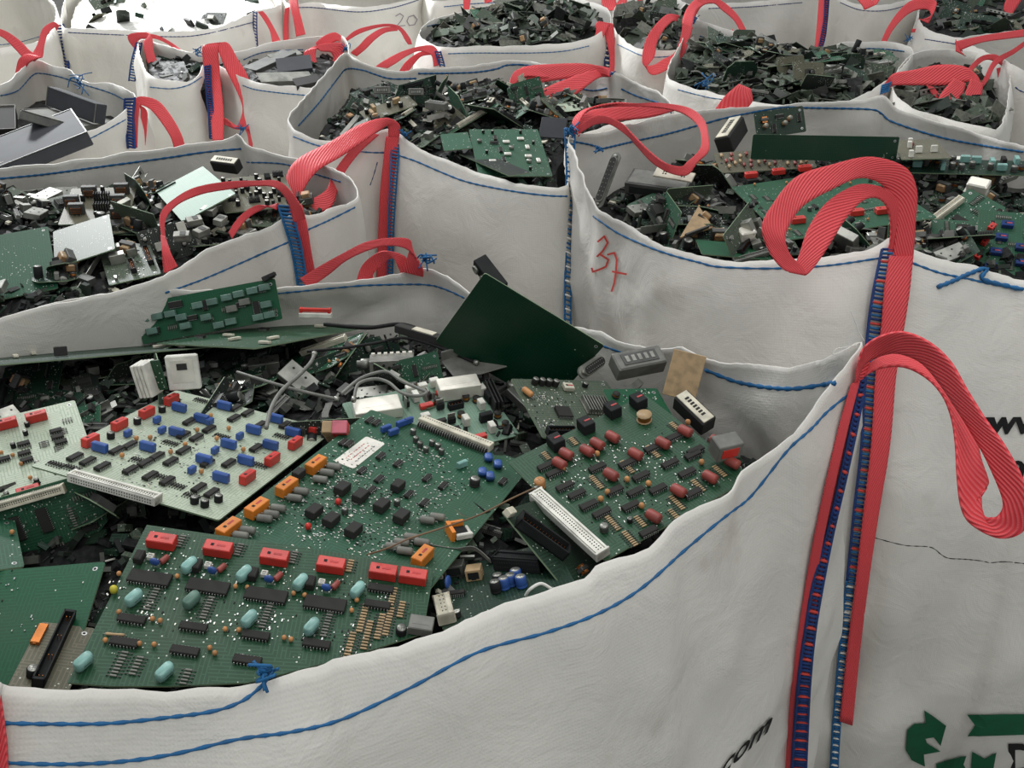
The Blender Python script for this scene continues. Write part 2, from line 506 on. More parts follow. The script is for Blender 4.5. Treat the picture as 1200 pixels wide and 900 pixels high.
def stitch(B, px, name='stitch_line', mat='thread_blue', r=0.0016, step=3.0, lift=0.001, wob=0.6, label=None):
    c = catmull([(x, y, 0) for x, y in px], 10)
    pts = []; last = None
    for q in c:
        p = proj(B, q.x, q.y, lift)
        if p is None: continue
        if last is not None and abs(depth(p) - depth(last)) > 0.12:
            continue
        if last is None or (p - last).length > 0.003:
            pts.append(p); last = p
    if len(pts) < 3: return None
    # resample
    dense = []
    for a, b in zip(pts, pts[1:]):
        n = max(1, int((b - a).length / 0.004))
        for k in range(n): dense.append(a.lerp(b, k / n))
    dense.append(pts[-1])
    m = MB()
    m.tube([p - B.off for p in dense], r, mat, 6, rf=lambda k: 1 + 0.28 * math.sin(k * 1.9))
    o = link(name, m.mesh(name), B.root)
    if label: o['label'] = label
    return o

def ribbon(B, pairs, name='handle', mat='red_webbing', nseg=9, nc=6, thick=0.003, base=None, label=None, cup=0.0):
    """pairs: (ax, ay, bx, by, depth_a, depth_b) of the two edges, depths relative to base"""
    rows = []
    for q in pairs:
        da = q[4]; db = q[5] if len(q) > 5 else q[4]
        a = PD(q[0], q[1], base + da); b = PD(q[2], q[3], base + db)
        rows.append(tuple(a) + tuple(b))
    L = len(rows); dense = []
    for i in range(L - 1):
        p0, p1, p2, p3 = rows[max(i - 1, 0)], rows[i], rows[i + 1], rows[min(i + 2, L - 1)]
        for k in range(nseg):
            t = k / nseg
            dense.append([0.5 * ((2 * b_) + (-a_ + c_) * t + (2 * a_ - 5 * b_ + 4 * c_ - d_) * t * t + (-a_ + 3 * b_ - 3 * c_ + d_) * t ** 3)
                          for a_, b_, c_, d_ in zip(p0, p1, p2, p3)])
    dense.append(list(rows[-1]))
    vs = []; uv = []; s = 0; prev = None
    wid = sum((Vector(r[:3]) - Vector(r[3:])).length for r in dense) / len(dense)
    for r in dense:
        a, b = Vector(r[:3]), Vector(r[3:])
        mid = (a + b) / 2
        if prev is not None: s += (mid - prev).length
        prev = mid
        for k in range(nc + 1):
            t = k / nc
            vs.append(a.lerp(b, t) + Vector((0, 0, -cup * (1 - (2 * t - 1) ** 2)))); uv.append((t, s / wid))
    fs = []
    for i in range(len(dense) - 1):
        for k in range(nc):
            fs.append((i * (nc + 1) + k, i * (nc + 1) + k + 1, (i + 1) * (nc + 1) + k + 1, (i + 1) * (nc + 1) + k))
    me = bpy.data.meshes.new(name); me.from_pydata([tuple(v - B.off) for v in vs], [], fs)
    me.materials.append(MATS[mat])
    me.polygons.foreach_set('use_smooth', [True] * len(fs))
    uvl = me.uv_layers.new(name='UVMap')
    for f in me.polygons:
        for li, vi in zip(f.loop_indices, f.vertices): uvl.data[li].uv = uv[vi]
    o = link(name, me, B.root)
    md = o.modifiers.new('webbing_thickness', 'SOLIDIFY'); md.thickness = thick; md.offset = 0
    if label: o['label'] = label
    return o

def bag_depth(B, px, py):
    p = proj(B, px, py, 0)
    return depth(p) if p is not None else None

def tidy(ds):
    """drop depths that belong to the far wall of the bag, take the neighbour's instead"""
    known = sorted(d for d in ds if d is not None)
    if not known: return [1.5] * len(ds)
    med = known[len(known) // 2]
    ok = [i for i, d in enumerate(ds) if d is not None and abs(d - med) < 0.22]
    return [ds[min(ok, key=lambda k: abs(k - i))] for i in range(len(ds))]

def strap(B, pairs, name='corner_strap', mat='red_webbing', lift=0.004, search=None, label=None):
    """webbing sewn flat on the cloth: both edges follow the cloth; where a point misses it takes its neighbour's depth"""
    ds = []
    for (ax, ay, bx, by) in pairs:
        v = []
        for (x, y) in ((ax, ay), (bx, by), ((ax + bx) / 2, (ay + by) / 2)):
            d = bag_depth(B, x, y)
            if d is not None: v.append(d)
        ds.append(min(v) if v else None)
    ds = tidy(ds)
    out = []
    for d, q in zip(ds, pairs):
        out.append(tuple(q) + (d - lift, d - lift))
    return ribbon(B, out, name=name, mat=mat, base=0.0, thick=0.0025, nseg=6, label=label), out

def overlock(B, pairs, name='seam_stitching', r=0.0013, pitch=0.009, mats=('thread_blue',), lift=0.008, every=1, slant=0.5, base=None):
    """close row of slanted thread loops over the seam, between two edges"""
    rows = []; ds = []
    for q in pairs:
        if base is not None: ds.append(base + (q[4] if len(q) > 4 else 0)); continue
        v = [bag_depth(B, x, y) for (x, y) in ((q[0], q[1]), (q[2], q[3]))]
        v = [x for x in v if x is not None]
        ds.append(min(v) if v else None)
    if base is None: ds = tidy(ds)
    for q, d in zip(pairs, ds):
        rows.append((PD(q[0], q[1], d - lift), PD(q[2], q[3], d - lift)))
    ca = catmull([tuple(a) for a, b in rows], 14); cb = catmull([tuple(b) for a, b in rows], 14)
    m = MB()
    s = 0; nxt = 0; k = 0
    for i in range(len(ca) - 1):
        L = (ca[i + 1] - ca[i]).length
        while nxt < s + L:
            t = (nxt - s) / L
            a = ca[i].lerp(ca[i + 1], t); b = cb[i].lerp(cb[i + 1], t)
            tdir = (ca[i + 1] - ca[i]).normalized()
            b2 = b + tdir * pitch * slant
            jit = Vector((pnoise(nxt * 90, 1, 0), pnoise(nxt * 90, 2, 0), pnoise(nxt * 90, 3, 0))) * 0.002
            mid = (a + b2) / 2 + (CAM - a).normalized() * 0.0025 + jit
            mt = mats[(k // every) % len(mats)]
            m.tube([a - B.off, mid - B.off, b2 - B.off], r * (1 + 0.3 * pnoise(nxt * 50, 9, 9)), mt, 5)
            nxt += pitch; k += 1
        s += L
    for cc in (ca, cb):
        m.tube([p - B.off for p in cc], r * 1.1, mats[0], 5)
    return link(name, m.mesh(name), B.root)

def knot(B, px, py, dep, size, seed=3, name='knot', mat='thread_blue'):
    rnd = random.Random(seed); m = MB()
    c = PD(px, py, dep) - B.off
    for k in range(9):
        a = c + Vector([rnd.uniform(-1, 1) for _ in range(3)]) * size * .35
        b = c + Vector([rnd.uniform(-1, 1) for _ in range(3)]) * size * .5
        e = c + Vector([rnd.uniform(-1, 1) for _ in range(3)]) * size
        m.tube(catmull([tuple(a), tuple(b), tuple(e)], 4), 0.0014, mat, 5)
    return link(name, m.mesh(name), B.root)

def flat_on(B, polys, name, mat, lift=0.0016, cuts=5, label=None, parent=None):
    """flat print: outlines (pixels of the face they are printed on) laid onto the cloth"""
    lift = 0.004
    bm = bmesh.new()
    for poly in polys:
        tri = tessellate_polygon([[Vector((x, y, 0)) for x, y in poly]])
        vv = [bm.verts.new((x, y, 0)) for x, y in poly]
        for a, b, c in tri:
            try: bm.faces.new((vv[a], vv[b], vv[c]))
            except ValueError: pass
    bmesh.ops.subdivide_edges(bm, edges=bm.edges[:], cuts=cuts, use_grid_fill=True)
    bmesh.ops.triangulate(bm, faces=bm.faces[:])
    bad = []
    for v in bm.verts:
        p = proj(B, v.co.x, v.co.y, lift)
        if p is None: bad.append(v)
        else: v.co = p - B.off
    bmesh.ops.delete(bm, geom=bad, context='VERTS')
    me = bpy.data.meshes.new(name); bm.to_mesh(me); bm.free()
    me.materials.append(MATS[mat])
    o = link(name, me, B.root)
    if label: o['label'] = label
    return o

def stroke_poly(pts, w):
    out = []
    for (a, b) in zip(pts, pts[1:]):
        dx, dy = b[0] - a[0], b[1] - a[1]; L = math.hypot(dx, dy)
        nx, ny = -dy / L * w / 2, dx / L * w / 2
        ex, ey = dx / L * w * .3, dy / L * w * .3
        out.append([(a[0] + nx - ex, a[1] + ny - ey), (b[0] + nx + ex, b[1] + ny + ey), (b[0] - nx + ex, b[1] - ny + ey), (a[0] - nx - ex, a[1] - ny - ey)])
    return out

def text_on(B, body, org, ex, ey, name='printed_text', mat='ink_black', bold=0.02, shear=0.0, label=None):
    cu = bpy.data.curves.new('t', 'FONT'); cu.body = body; cu.offset = bold; cu.shear = shear; cu.resolution_u = 3
    ob = bpy.data.objects.new('t', cu); COL.objects.link(ob)
    bpy.context.view_layer.update()
    me0 = ob.to_mesh()
    bm = bmesh.new(); bm.from_mesh(me0)
    ob.to_mesh_clear(); COL.objects.unlink(ob); bpy.data.objects.remove(ob)
    bad = []
    for v in bm.verts:
        x, y = v.co.x, v.co.y
        p = proj(B, org[0] + ex[0] * x + ey[0] * y, org[1] + ex[1] * x + ey[1] * y, 0.0035)
        if p is None: bad.append(v)
        else: v.co = p - B.off
    bmesh.ops.delete(bm, geom=bad, context='VERTS')
    me = bpy.data.meshes.new(name); bm.to_mesh(me); bm.free()
    me.materials.append(MATS[mat])
    o = link(name, me, B.root)
    if label: o['label'] = label
    return o

def sstep(a, b, x):
    t = max(0.0, min(1.0, (x - a) / (b - a))); return t * t * (3 - 2 * t)
def wfB(x, y):
    # the near corner of this bag sags towards its neighbour, its left corner hangs plumb
    s = sstep(690, 1000, x) * sstep(185, 245, y)
    return (0.12 + 0.88 * s, 0.03 - 0.04 * s, -0.20 * s)
def wfA(x, y):
    s = sstep(1000, 780, x)
    return (0.12 + 0.88 * s, 0.02 - 0.03 * s, -0.05 - 0.05 * s)
# --- far row first
zf = 0.82
make_bag('H', 'white bulk bag at the back left, washed out by daylight, few loose boards inside',
 [(72, 27, zf), (95, 33, zf), (150, 35, zf), (200, 37, zf), (250, 33, zf), (297, 14, zf), (330, 2, zf), (300, -28, zf), (220, -36, zf), (130, -30, zf), (85, -15, zf)], bulge=0.03, seed=2.2)
make_bag('H2', 'white bulk bag at the far left edge with a knotted red handle',
 [(-70, 70, zf), (0, 56, zf), (40, 50, zf), (62, 32, zf), (60, 0, zf), (10, -20, zf), (-80, -10, zf), (-110, 30, zf)], bulge=0.03, seed=3.1)
make_bag('I', 'white bulk bag in the back row with a faint handwritten 20',
 [(337, 4, zf), (370, 3, zf), (420, 8, zf), (460, 4, zf), (492, -6, zf), (520, -30, zf), (450, -50, zf), (360, -45, zf), (335, -20, zf)], bulge=0.04, seed=5.7)
make_bag('L', 'white bulk bag in the back row with a vertical red strap on its corner',
 [(800, 2, zf), (840, 4, zf), (900, 0, zf), (965, -14, zf + .02), (990, 0, zf), (1015, 6, zf), (1050, 3, zf), (1078, -12, zf), (1060, -50, zf), (960, -60, zf), (850, -55, zf), (790, -30, zf)], bulge=0.04, seed=9.1)
make_bag('Q', 'white bulk bag at the top edge between two red handles',
 [(505, 0, zf), (560, -5, zf), (640, -4, zf), (700, -2, zf), (745, -4, zf), (790, -18, zf), (780, -60, zf), (650, -72, zf), (540, -60, zf), (500, -30, zf)], bulge=0.04, seed=4.1, shift=(0, .0))
make_bag('M', 'white bulk bag at the top right corner filled with small boards',
 [(1080, 28, zf), (1100, 39, zf), (1125, 44, zf), (1170, 46, zf), (1230, 40, zf), (1290, 15, zf), (1240, -12, zf), (1160, -12, zf), (1095, -6, zf), (1078, 8, zf)], bulge=0.03, seed=1.9)
make_bag('K', 'white bulk bag with a drooping red handle, brown boards showing',
 [(719, 32, zf), (736, 50, zf), (752, 57, zf), (775, 59, zf), (798, 56, zf), (815, 34, zf), (812, 8, zf), (780, 0, zf), (745, 0, zf), (722, 8, zf)], bulge=0.03, seed=7.3)
make_bag('J', 'white bulk bag near the top centre with grey and green boards',
 [(492, 40, zf), (517, 55, zf), (560, 54, zf), (604, 54, zf), (650, 51, zf), (685, 46, zf), (714, 29, zf + .01), (708, 8, zf), (665, -4, zf), (620, -8, zf), (575, 6, zf), (540, 15, zf), (505, 24, zf)], bulge=0.03, seed=6.3)
make_bag('G', 'white bulk bag holding folded grey sheet metal, two red handles',
 [(163, 48, .84), (172, 84, .84), (200, 94, .83), (228, 93, .83), (243, 70, .85), (262, 80, .84), (300, 96, .84), (345, 101, .84), (392, 100, .84), (408, 64, .85), (400, 42, .86), (360, 44, .85), (316, 50, .85), (280, 60, .84), (230, 62, .84), (190, 52, .84)], bulge=0.04, seed=8.8)
make_bag('D', 'white bulk bag at the upper right heaped with grey green boards',
 [(782, 84, .85), (796, 98, .85), (850, 112, .85), (905, 122, .85), (980, 122, .85), (1036, 96, .86), (1070, 62, .86), (1050, 50, .86), (1010, 49, .86), (985, 50, .86), (960, 60, .85), (900, 48, .84), (850, 34, .85), (812, 24, .87), (798, 50, .86)], bulge=0.03, seed=3.9)
make_bag('N', 'white bulk bag at the right edge with crossed red handles over it',
 [(1046, 98, .85), (1062, 122, .85), (1100, 136, .84), (1150, 148, .84), (1172, 148, .84), (1182, 110, .86), (1180, 72, .88), (1150, 62, .86), (1100, 58, .86), (1066, 66, .86)], bulge=0.03, seed=2.9)
make_bag('O', 'white bulk bag at the right edge with blue overlock seam on its near corner',
 [(1184, 74, .9), (1215, 90, .88), (1300, 110, .87), (1400, 80, .88), (1330, 30, .88), (1220, 34, .88), (1130, 44, .86), (1150, 58, .87)], bulge=0.03, seed=2.3)
make_bag('E', 'white bulk bag at the left holding dark grey flat metal casings',
 [(-90, 205, .87), (0, 190, .87), (50, 173, .87), (90, 159, .87), (122, 146, .88), (150, 126, .9), (158, 112, .9), (148, 105, .89), (128, 97, .88), (100, 96, .88), (80, 81, .88), (60, 77, .89), (40, 69, .9), (22, 84, .89), (0, 100, .88), (-80, 120, .87), (-190, 150, .87)], bulge=0.03, seed=6.9)
make_bag('C', 'white bulk bag in the middle of the second row with a green board on top',
 [(339, 136, .93), (348, 153, .92), (385, 165, .91), (425, 166, .92), (456, 150, .94), (490, 173, .92), (533, 190, .91), (567, 204, .90), (600, 213, .90), (633, 218, .90), (663, 217, .90), (662, 192, .90), (666, 168, .91), (694, 152, .92), (735, 141, .92), (772, 130, .92), (786, 122, .92), (770, 108, .92), (750, 99, .92), (728, 88, .93), (716, 84, .94), (690, 84, .92), (640, 76, .92), (600, 70, .92), (550, 78, .92), (492, 80, .91), (470, 84, .91), (440, 79, .92), (420, 71, .93), (404, 62, .94), (388, 80, .94), (370, 99, .93), (350, 122, .93)], hi=True, bulge=0.05, seed=4.4, wr=0.009, step=.012, shift=(0, -.06))
make_bag('F', 'white bulk bag at the left filled with grey boards and silver parts',
 [(-200, 420, .88), (0, 373, .88), (60, 357, .88), (97, 350, .88), (140, 342, .88), (180, 327, .89), (208, 316, .89), (222, 306, .89), (248, 289, .9), (288, 276, .9), (313, 269, .91), (342, 250, .93), (365, 252, .92), (395, 243, .91), (417, 233, .91), (416, 218, .91), (407, 206, .91), (378, 193, .9), (339, 184, .9), (310, 177, .9), (290, 170, .91), (279, 158, .92), (262, 165, .91), (220, 170, .91), (167, 177, .9), (73, 190, .89), (0, 197, .88), (-150, 215, .88), (-260, 300, .88)], hi=True, bulge=0.02, seed=9.4, wr=0.006, step=.012, shift=(0, .07))
make_bag('B', 'white bulk bag marked 37 by hand, black web address printed on its side',
 [(668, 158, .97), (674, 180, .965), (681, 202, .955), (692, 226, .94), (704, 246, .93), (730, 260, .925), (751, 274, .92), (787, 291, .915), (829, 300, .91), (865, 307, .91), (903, 303, .92), (967, 301, .93), (1020, 293, .94), (1046, 278, .96), (1069, 293, .945), (1091, 302, .935), (1131, 309, .92), (1151, 315, .91), (1182, 324, .90), (1200, 328, .90), (1270, 335, .89), (1400, 290, .92), (1430, 250, .95), (1350, 210, .93), (1200, 172, .92), (1176, 166, .92), (1140, 154, .92), (1088, 139, .93), (1052, 127, .94), (1036, 112, .96), (1010, 117, .95), (960, 120, .94), (913, 124, .94), (850, 127, .94), (787, 134, .94), (738, 146, .95), (700, 156, .96)], hi=True, bulge=0.10, seed=1.3, wr=0.011, wf=wfB)
make_bag('A', 'nearest white bulk bag, heaped with green boards bearing red, orange and blue parts',
 [(-20, 786, .955), (0, 802, .94), (20, 807, .935), (127, 809, .92), (160, 807, .915), (207, 809, .91), (267, 808, .905), (297, 800, .90), (323, 790, .90), (370, 780, .895), (400, 768, .89), (457, 758, .89), (510, 742, .89), (533, 732, .89), (577, 713, .89), (613, 700, .89), (653, 690, .89), (683, 679, .89), (702, 663, .895), (733, 650, .90), (767, 633, .905), (800, 605, .91), (850, 580, .92), (877, 548, .93), (917, 517, .945), (937, 503, .955), (967, 460, .975), (1000, 420, .995), (1012, 402, 1.0), (987, 413, .985), (960, 421, .96), (927, 430, .94), (900, 428, .925), (850, 425, .905), (823, 417, .90), (800, 408, .89), (770, 410, .875), (733, 402, .87), (700, 390, .865), (677, 383, .86), (620, 368, .86), (560, 348, .865), (545, 338, .87), (520, 322, .875), (497, 313, .88), (452, 324, .87), (364, 335, .86), (260, 340, .86), (160, 342, .865), (117, 345, .865), (60, 357, .865), (0, 375, .865), (-120, 400, .87), (-250, 440, .89), (-280, 520, .88), (-160, 640, .90)], hi=True, bulge=0.09, seed=7.7, wr=0.015, wf=wfA, step=.008)

A, Bb, C, D, E_, F, G, H, I_, J, K_, L_, M_, N_, O_, Q_ = [BAGS[k] for k in ('A', 'B', 'C', 'D', 'E', 'F', 'G', 'H', 'I', 'J', 'K', 'L', 'M', 'N', 'O', 'Q')]
H2 = BAGS['H2']

# ---- hem stitching
stitch(A, [(0, 847), (60, 848), (130, 847), (200, 840), (250, 833), (282, 822), (305, 805), (318, 788)], r=.0016)
stitch(A, [(0, 893), (60, 895), (130, 893), (200, 884), (280, 866), (340, 858), (400, 843), (480, 806), (560, 764), (640, 741), (700, 719), (750, 690), (800, 646), (850, 604), (880, 580), (920, 530), (950, 502), (970, 481), (1000, 457)], r=.0016)
stitch(A, [(0, 398), (60, 389), (110, 382), (155, 374)], r=.0018, lift=.0005)
stitch(A, [(320, 344), (380, 338), (430, 334), (495, 333), (520, 338), (545, 349)], r=.0018, lift=.0005)
stitch(A, [(700, 402), (712, 407), (753, 420), (775, 424)], r=.0018, lift=.0005)
stitch(A, [(827, 433), (847, 441), (867, 448), (900, 454), (933, 455), (977, 449)], r=.0028, lift=.0005)
stitch(Bb, [(696, 253), (723, 272), (755, 287), (787, 299), (820, 308), (843, 313), (900, 315), (967, 312), (1030, 303)], r=.0017)
stitch(Bb, [(1060, 305), (1067, 308), (1100, 320), (1133, 327), (1160, 333), (1200, 339), (1240, 344)], r=.0019)
stitch(Bb, [(1097, 337), (1115, 330), (1133, 322), (1153, 315), (1154, 318), (1148, 327), (1165, 333), (1200, 340)], r=.0032, lift=.004)
stitch(Bb, [(673, 166), (690, 169), (703, 173)], r=.002)
stitch(Bb, [(702, 175), (744, 165), (780, 157), (820, 146), (854, 137), (913, 126), (943, 126), (1017, 128), (1033, 133), (1047, 143), (1100, 160), (1150, 170), (1200, 178)], r=.0022)
stitch(C, [(467, 182), (490, 190), (520, 203), (550, 214), (600, 224), (640, 229), (664, 230)], r=.0017)
stitch(C, [(344, 160), (378, 172), (426, 178), (452, 179)], r=.0015)
stitch(C, [(349, 147), (360, 135), (375, 118), (395, 92), (406, 81), (425, 82), (440, 87), (458, 92), (488, 92)], r=.0022)
stitch(C, [(490, 86), (550, 85), (580, 81), (596, 76), (625, 78), (660, 95)], r=.0024)
stitch(C, [(682, 104), (696, 106), (712, 103)], r=.002)
stitch(C, [(728, 104), (748, 113), (768, 119), (782, 125), (786, 133)], r=.002)
stitch(F, [(0, 209), (60, 203), (133, 193), (200, 184), (240, 178), (283, 174)], r=.0022)
stitch(F, [(290, 190), (333, 192), (367, 203), (400, 213)], r=.0016)
stitch(F, [(193, 343), (240, 326), (300, 300), (339, 283)], r=.0016)
stitch(F, [(358, 270), (385, 258), (415, 243)], r=.0016)
stitch(E_, [(0, 112), (20, 106), (38, 88), (50, 86), (70, 90), (92, 97), (130, 109), (148, 118)], r=.0018)
stitch(E_, [(25, 193), (70, 178), (110, 160), (147, 140)], r=.0014)
stitch(G, [(176, 102), (200, 104), (220, 100), (236, 90)], r=.0016)
stitch(G, [(285, 100), (300, 105), (330, 109), (362, 112)], r=.0016)
stitch(G, [(285, 70), (310, 61), (355, 58)], r=.0016)
stitch(H, [(80, 38), (120, 40), (200, 43), (240, 40), (297, 26)], r=.0016, mat='thread_navy')
stitch(H2, [(-5, 53), (20, 50), (50, 42)], r=.0016)
stitch(I_, [(345, 9), (370, 9), (420, 14), (460, 9), (490, 0)], r=.0018, mat='thread_navy')
stitch(J, [(500, 31), (520, 26), (540, 20), (568, 12), (584, 8), (596, 1)], r=.002)
stitch(J, [(525, 63), (560, 62), (620, 62), (660, 60), (690, 54)], r=.0016)
stitch(K_, [(724, 52), (736, 58), (752, 65), (770, 67), (796, 65)], r=.0016)
stitch(D, [(795, 105), (830, 114), (852, 117)], r=.0014)
stitch(D, [(820, 42), (840, 48), (866, 52)], r=.002)
stitch(D, [(966, 62), (985, 57), (1030, 57), (1060, 60)], r=.002)
stitch(L_, [(830, 10), (880, 8), (940, 3)], r=.0016, mat='thread_navy')
stitch(L_, [(985, 3), (1010, 12), (1040, 12), (1068, 4)], r=.0016, mat='thread_navy')
stitch(M_, [(1084, 46), (1110, 50), (1140, 54), (1200, 54)], r=.0016, mat='thread_navy')
stitch(M_, [(1095, 8), (1120, 12), (1150, 10), (1200, 11)], r=.0018, mat='thread_navy')
stitch(Q_, [(520, 8), (560, 4), (600, 3)], r=.0018)
stitch(Q_, [(650, 3), (690, 9), (710, 13)], r=.0018, mat='thread_navy')
stitch(N_, [(1120, 156), (1150, 162), (1170, 165)], r=.0016, mat='thread_navy')
stitch(O_, [(1190, 102), (1200, 108), (1240, 118)], r=.0016, mat='thread_navy')
# crack in the cloth of the right-hand bag, and the loose cut thread near its corner
stitch(Bb, [(1022, 629), (1040, 634), (1062, 639), (1090, 641), (1103, 650), (1112, 654), (1130, 655), (1150, 657), (1160, 659), (1178, 658), (1200, 660), (1240, 663)], name='crease_tear', mat='ink_black', r=.0009, lift=.0006)

# ---- handles and corner straps: nearest bag
dA = depth(P(1010, 408, 1.0))
ribbon(A, [(1022, 408, 1012, 446, .012), (1010, 425, 1006, 452, .006), (1006, 426, 1003, 448, -.004, 0), (1012, 408, 1012, 428, -.01, 0), (1030, 395, 1030, 417, -.02, 0), (1057, 389, 1053, 414, -.035, -.015), (1087, 400, 1080, 425, -.05, -.03), (1113, 423, 1102, 450, -.065, -.045),
  (1133, 457, 1122, 480, -.08, -.06), (1155, 492, 1142, 512, -.095, -.075), (1177, 522, 1160, 546, -.11, -.09), (1199, 562, 1176, 588, -.12, -.10), (1206, 590, 1168, 606, -.12, -.095),
  (1200, 622, 1155, 606, -.11, -.09), (1172, 631, 1148, 600, -.10, -.085), (1140, 616, 1150, 578, -.09, -.08), (1127, 596, 1158, 566, -.085, -.075), (1122, 560, 1150, 540, -.08, -.07), (1120, 520, 1143, 512, -.07, -.055), (1115, 488, 1132, 476, -.055, -.035), (1104, 462, 1114, 450, -.04, -.02), (1085, 442, 1092, 428, -.02, 0), (1060, 430, 1064, 416, -.005, .01), (1033, 431, 1035, 418, .005, .015), (1012, 442, 1016, 430, .008, .015), (1003, 462, 1008, 452, .005, .01)],
  base=dA - .012, name='handle', cup=0.0)
st, _ = strap(A, [(997, 450, 1008, 446), (983, 500, 994, 500), (969, 560, 980, 560), (956, 620, 967, 620), (945, 680, 956, 680), (936, 740, 946, 740), (929, 800, 938, 800), (924, 860, 933, 860), (921, 910, 930, 910)], lift=.008)
_, rows = strap(A, [(1000, 448, 1012, 442), (990, 500, 1001, 500), (977, 560, 988, 560), (963, 620, 974, 620), (946, 680, 962, 680), (936, 740, 952, 740), (928, 800, 946, 800), (923, 860, 943, 860), (920, 910, 941, 910)], lift=.002)
rr = [(r[0] + 8, r[1], r[2] + 3, r[3], r[4] - .006) for r in rows]
overlock(A, rr, base=0.0, r=.0021, pitch=.0052, mats=('thread_navy', 'thread_navy', 'thread_navy', 'ink_red'), lift=.002)
ribbon(A, [(-30, 790, -2, 800, 0), (-28, 840, 4, 842, 0), (-28, 880, 8, 878, 0), (-28, 930, 9, 930, 0)], base=(bag_depth(A, 3, 850) or 1.1) - .008, name='corner_strap')
knot(A, 310, 789, (bag_depth(A, 306, 805) or 1.0) - .01, 0.012, 5)
stitch(A, [(306, 787), (316, 792), (314, 800), (300, 812), (284, 823)], r=.0024, lift=.003, name='loose_thread')

for q in ([(997, 364), (1001, 374), (1006, 388), (1013, 400)], [(976, 416), (980, 409), (990, 407), (1004, 404)]):
    m = MB(); m.tube(catmull([tuple(PD(x, y, dA - .02) - A.off) for x, y in q], 5), .0005, 'thread_white', 5); link('loose_thread', m.mesh('loose_thread'), A.root)
# back-corner handle of the nearest bag
dk = depth(P(497, 314, .88))
ribbon(A, [(362, 338, 352, 326, .02), (385, 322, 378, 310, -.01), (405, 306, 402, 297, -.03), (430, 294, 428, 284, -.04), (455, 288, 455, 279, -.04), (478, 293, 480, 281, -.03), (494, 312, 478, 300, -.02, -.02), (496, 324, 470, 318, -.005)], base=dk)
ribbon(A, [(418, 328, 440, 332, .03), (424, 312, 437, 322, .02), (436, 300, 448, 310, .0), (452, 294, 460, 302, -.02), (474, 300, 466, 312, -.02), (486, 318, 470, 322, 0)], base=dk + .02)
knot(A, 499, 303, dk - .02, .018, 8)

# ---- the bag marked 37
dB = depth(P(1048, 286, .95))
ribbon(Bb, [(1040, 330, 1066, 340, .0), (1046, 300, 1070, 300, -.01), (1050, 260, 1073, 256, -.02), (1045, 232, 1074, 222, -.03), (1030, 214, 1060, 196, -.05, -.04), (1006, 209, 1020, 184, -.07, -.06), (975, 222, 975, 193, -.09, -.08), (943, 240, 932, 208, -.11, -.10), (926, 262, 905, 240, -.12), (920, 280, 893, 265, -.13), (927, 300, 899, 290, -.13), (940, 312, 912, 310, -.13), (945, 322, 926, 318, -.13), (958, 308, 936, 300, -.125), (975, 282, 948, 266, -.11), (990, 258, 970, 236, -.09), (1010, 236, 1000, 218, -.07), (1028, 232, 1022, 217, -.05), (1040, 244, 1044, 226, -.035), (1044, 270, 1058, 250, -.02), (1040, 300, 1060, 290, -.008)], base=dB - .01, nc=8)
_, rows = strap(Bb, [(1042, 300, 1070, 300), (1036, 340, 1066, 340), (1033, 380, 1060, 380), (1026, 440, 1050, 440), (1021, 520, 1043, 520), (1012, 600, 1030, 600), (1003, 680, 1018, 680), (993, 760, 1008, 760), (984, 845, 999, 850)], lift=.010)
overlock(Bb, [(1034, 292, 1050, 290), (1024, 340, 1040, 340), (1017, 390, 1033, 390), (1014, 440, 1028, 440), (1010, 520, 1023, 520), (1001, 600, 1014, 600), (993, 680, 1005, 680)], r=.0022, pitch=.0062, mats=('thread_navy', 'thread_blue', 'thread_navy', 'ink_red', 'thread_blue'), lift=.008)
overlock(Bb, [(992, 680, 1004, 680), (984, 760, 994, 760), (977, 840, 985, 840), (973, 910, 981, 910)], r=.0018, pitch=.0055, mats=('thread_blue', 'thread_blue', 'thread_white'), lift=.008)
dBl = depth(P(668, 158, .97))
overlock(Bb, [(662, 150, 674, 150, .0), (664, 200, 672, 200, 0), (663, 250, 671, 250, .0), (663, 300, 670, 300, .01), (662, 350, 669, 350, .02), (662, 400, 669, 400, .03)], base=dBl - .015, r=.002, pitch=.009, mats=('thread_blue', 'thread_blue', 'thread_white'), lift=.0)
knot(Bb, 668, 153, dBl - .03, .02, 4); knot(Bb, 702, 174, dBl - .02, .010, 14)
# left-corner handle (loops over the opening)
ribbon(Bb, [(672, 158, 676, 148, 0), (672, 140, 690, 128, .02), (690, 127, 720, 121, .05), (730, 125, 745, 121, .06), (770, 126, 775, 121, .06), (800, 133, 808, 127, .04), (818, 148, 826, 142, .0), (822, 166, 831, 165, -.05), (818, 178, 830, 178, -.07), (805, 190, 818, 190, -.08), (797, 195, 806, 205, -.08), (778, 190, 788, 204, -.075), (760, 176, 766, 192, -.06), (742, 158, 748, 173, -.04), (728, 144, 736, 160, -.03), (706, 135, 715, 146, -.02), (690, 140, 698, 146, -.01), (674, 150, 680, 156, 0)], base=dBl - .02)
ribbon(Bb, [(678, 160, 676, 146, .02), (690, 148, 685, 134, .05), (720, 142, 700, 128, .09), (760, 138, 745, 124, .1), (790, 130, 780, 124, .1)], base=dBl)
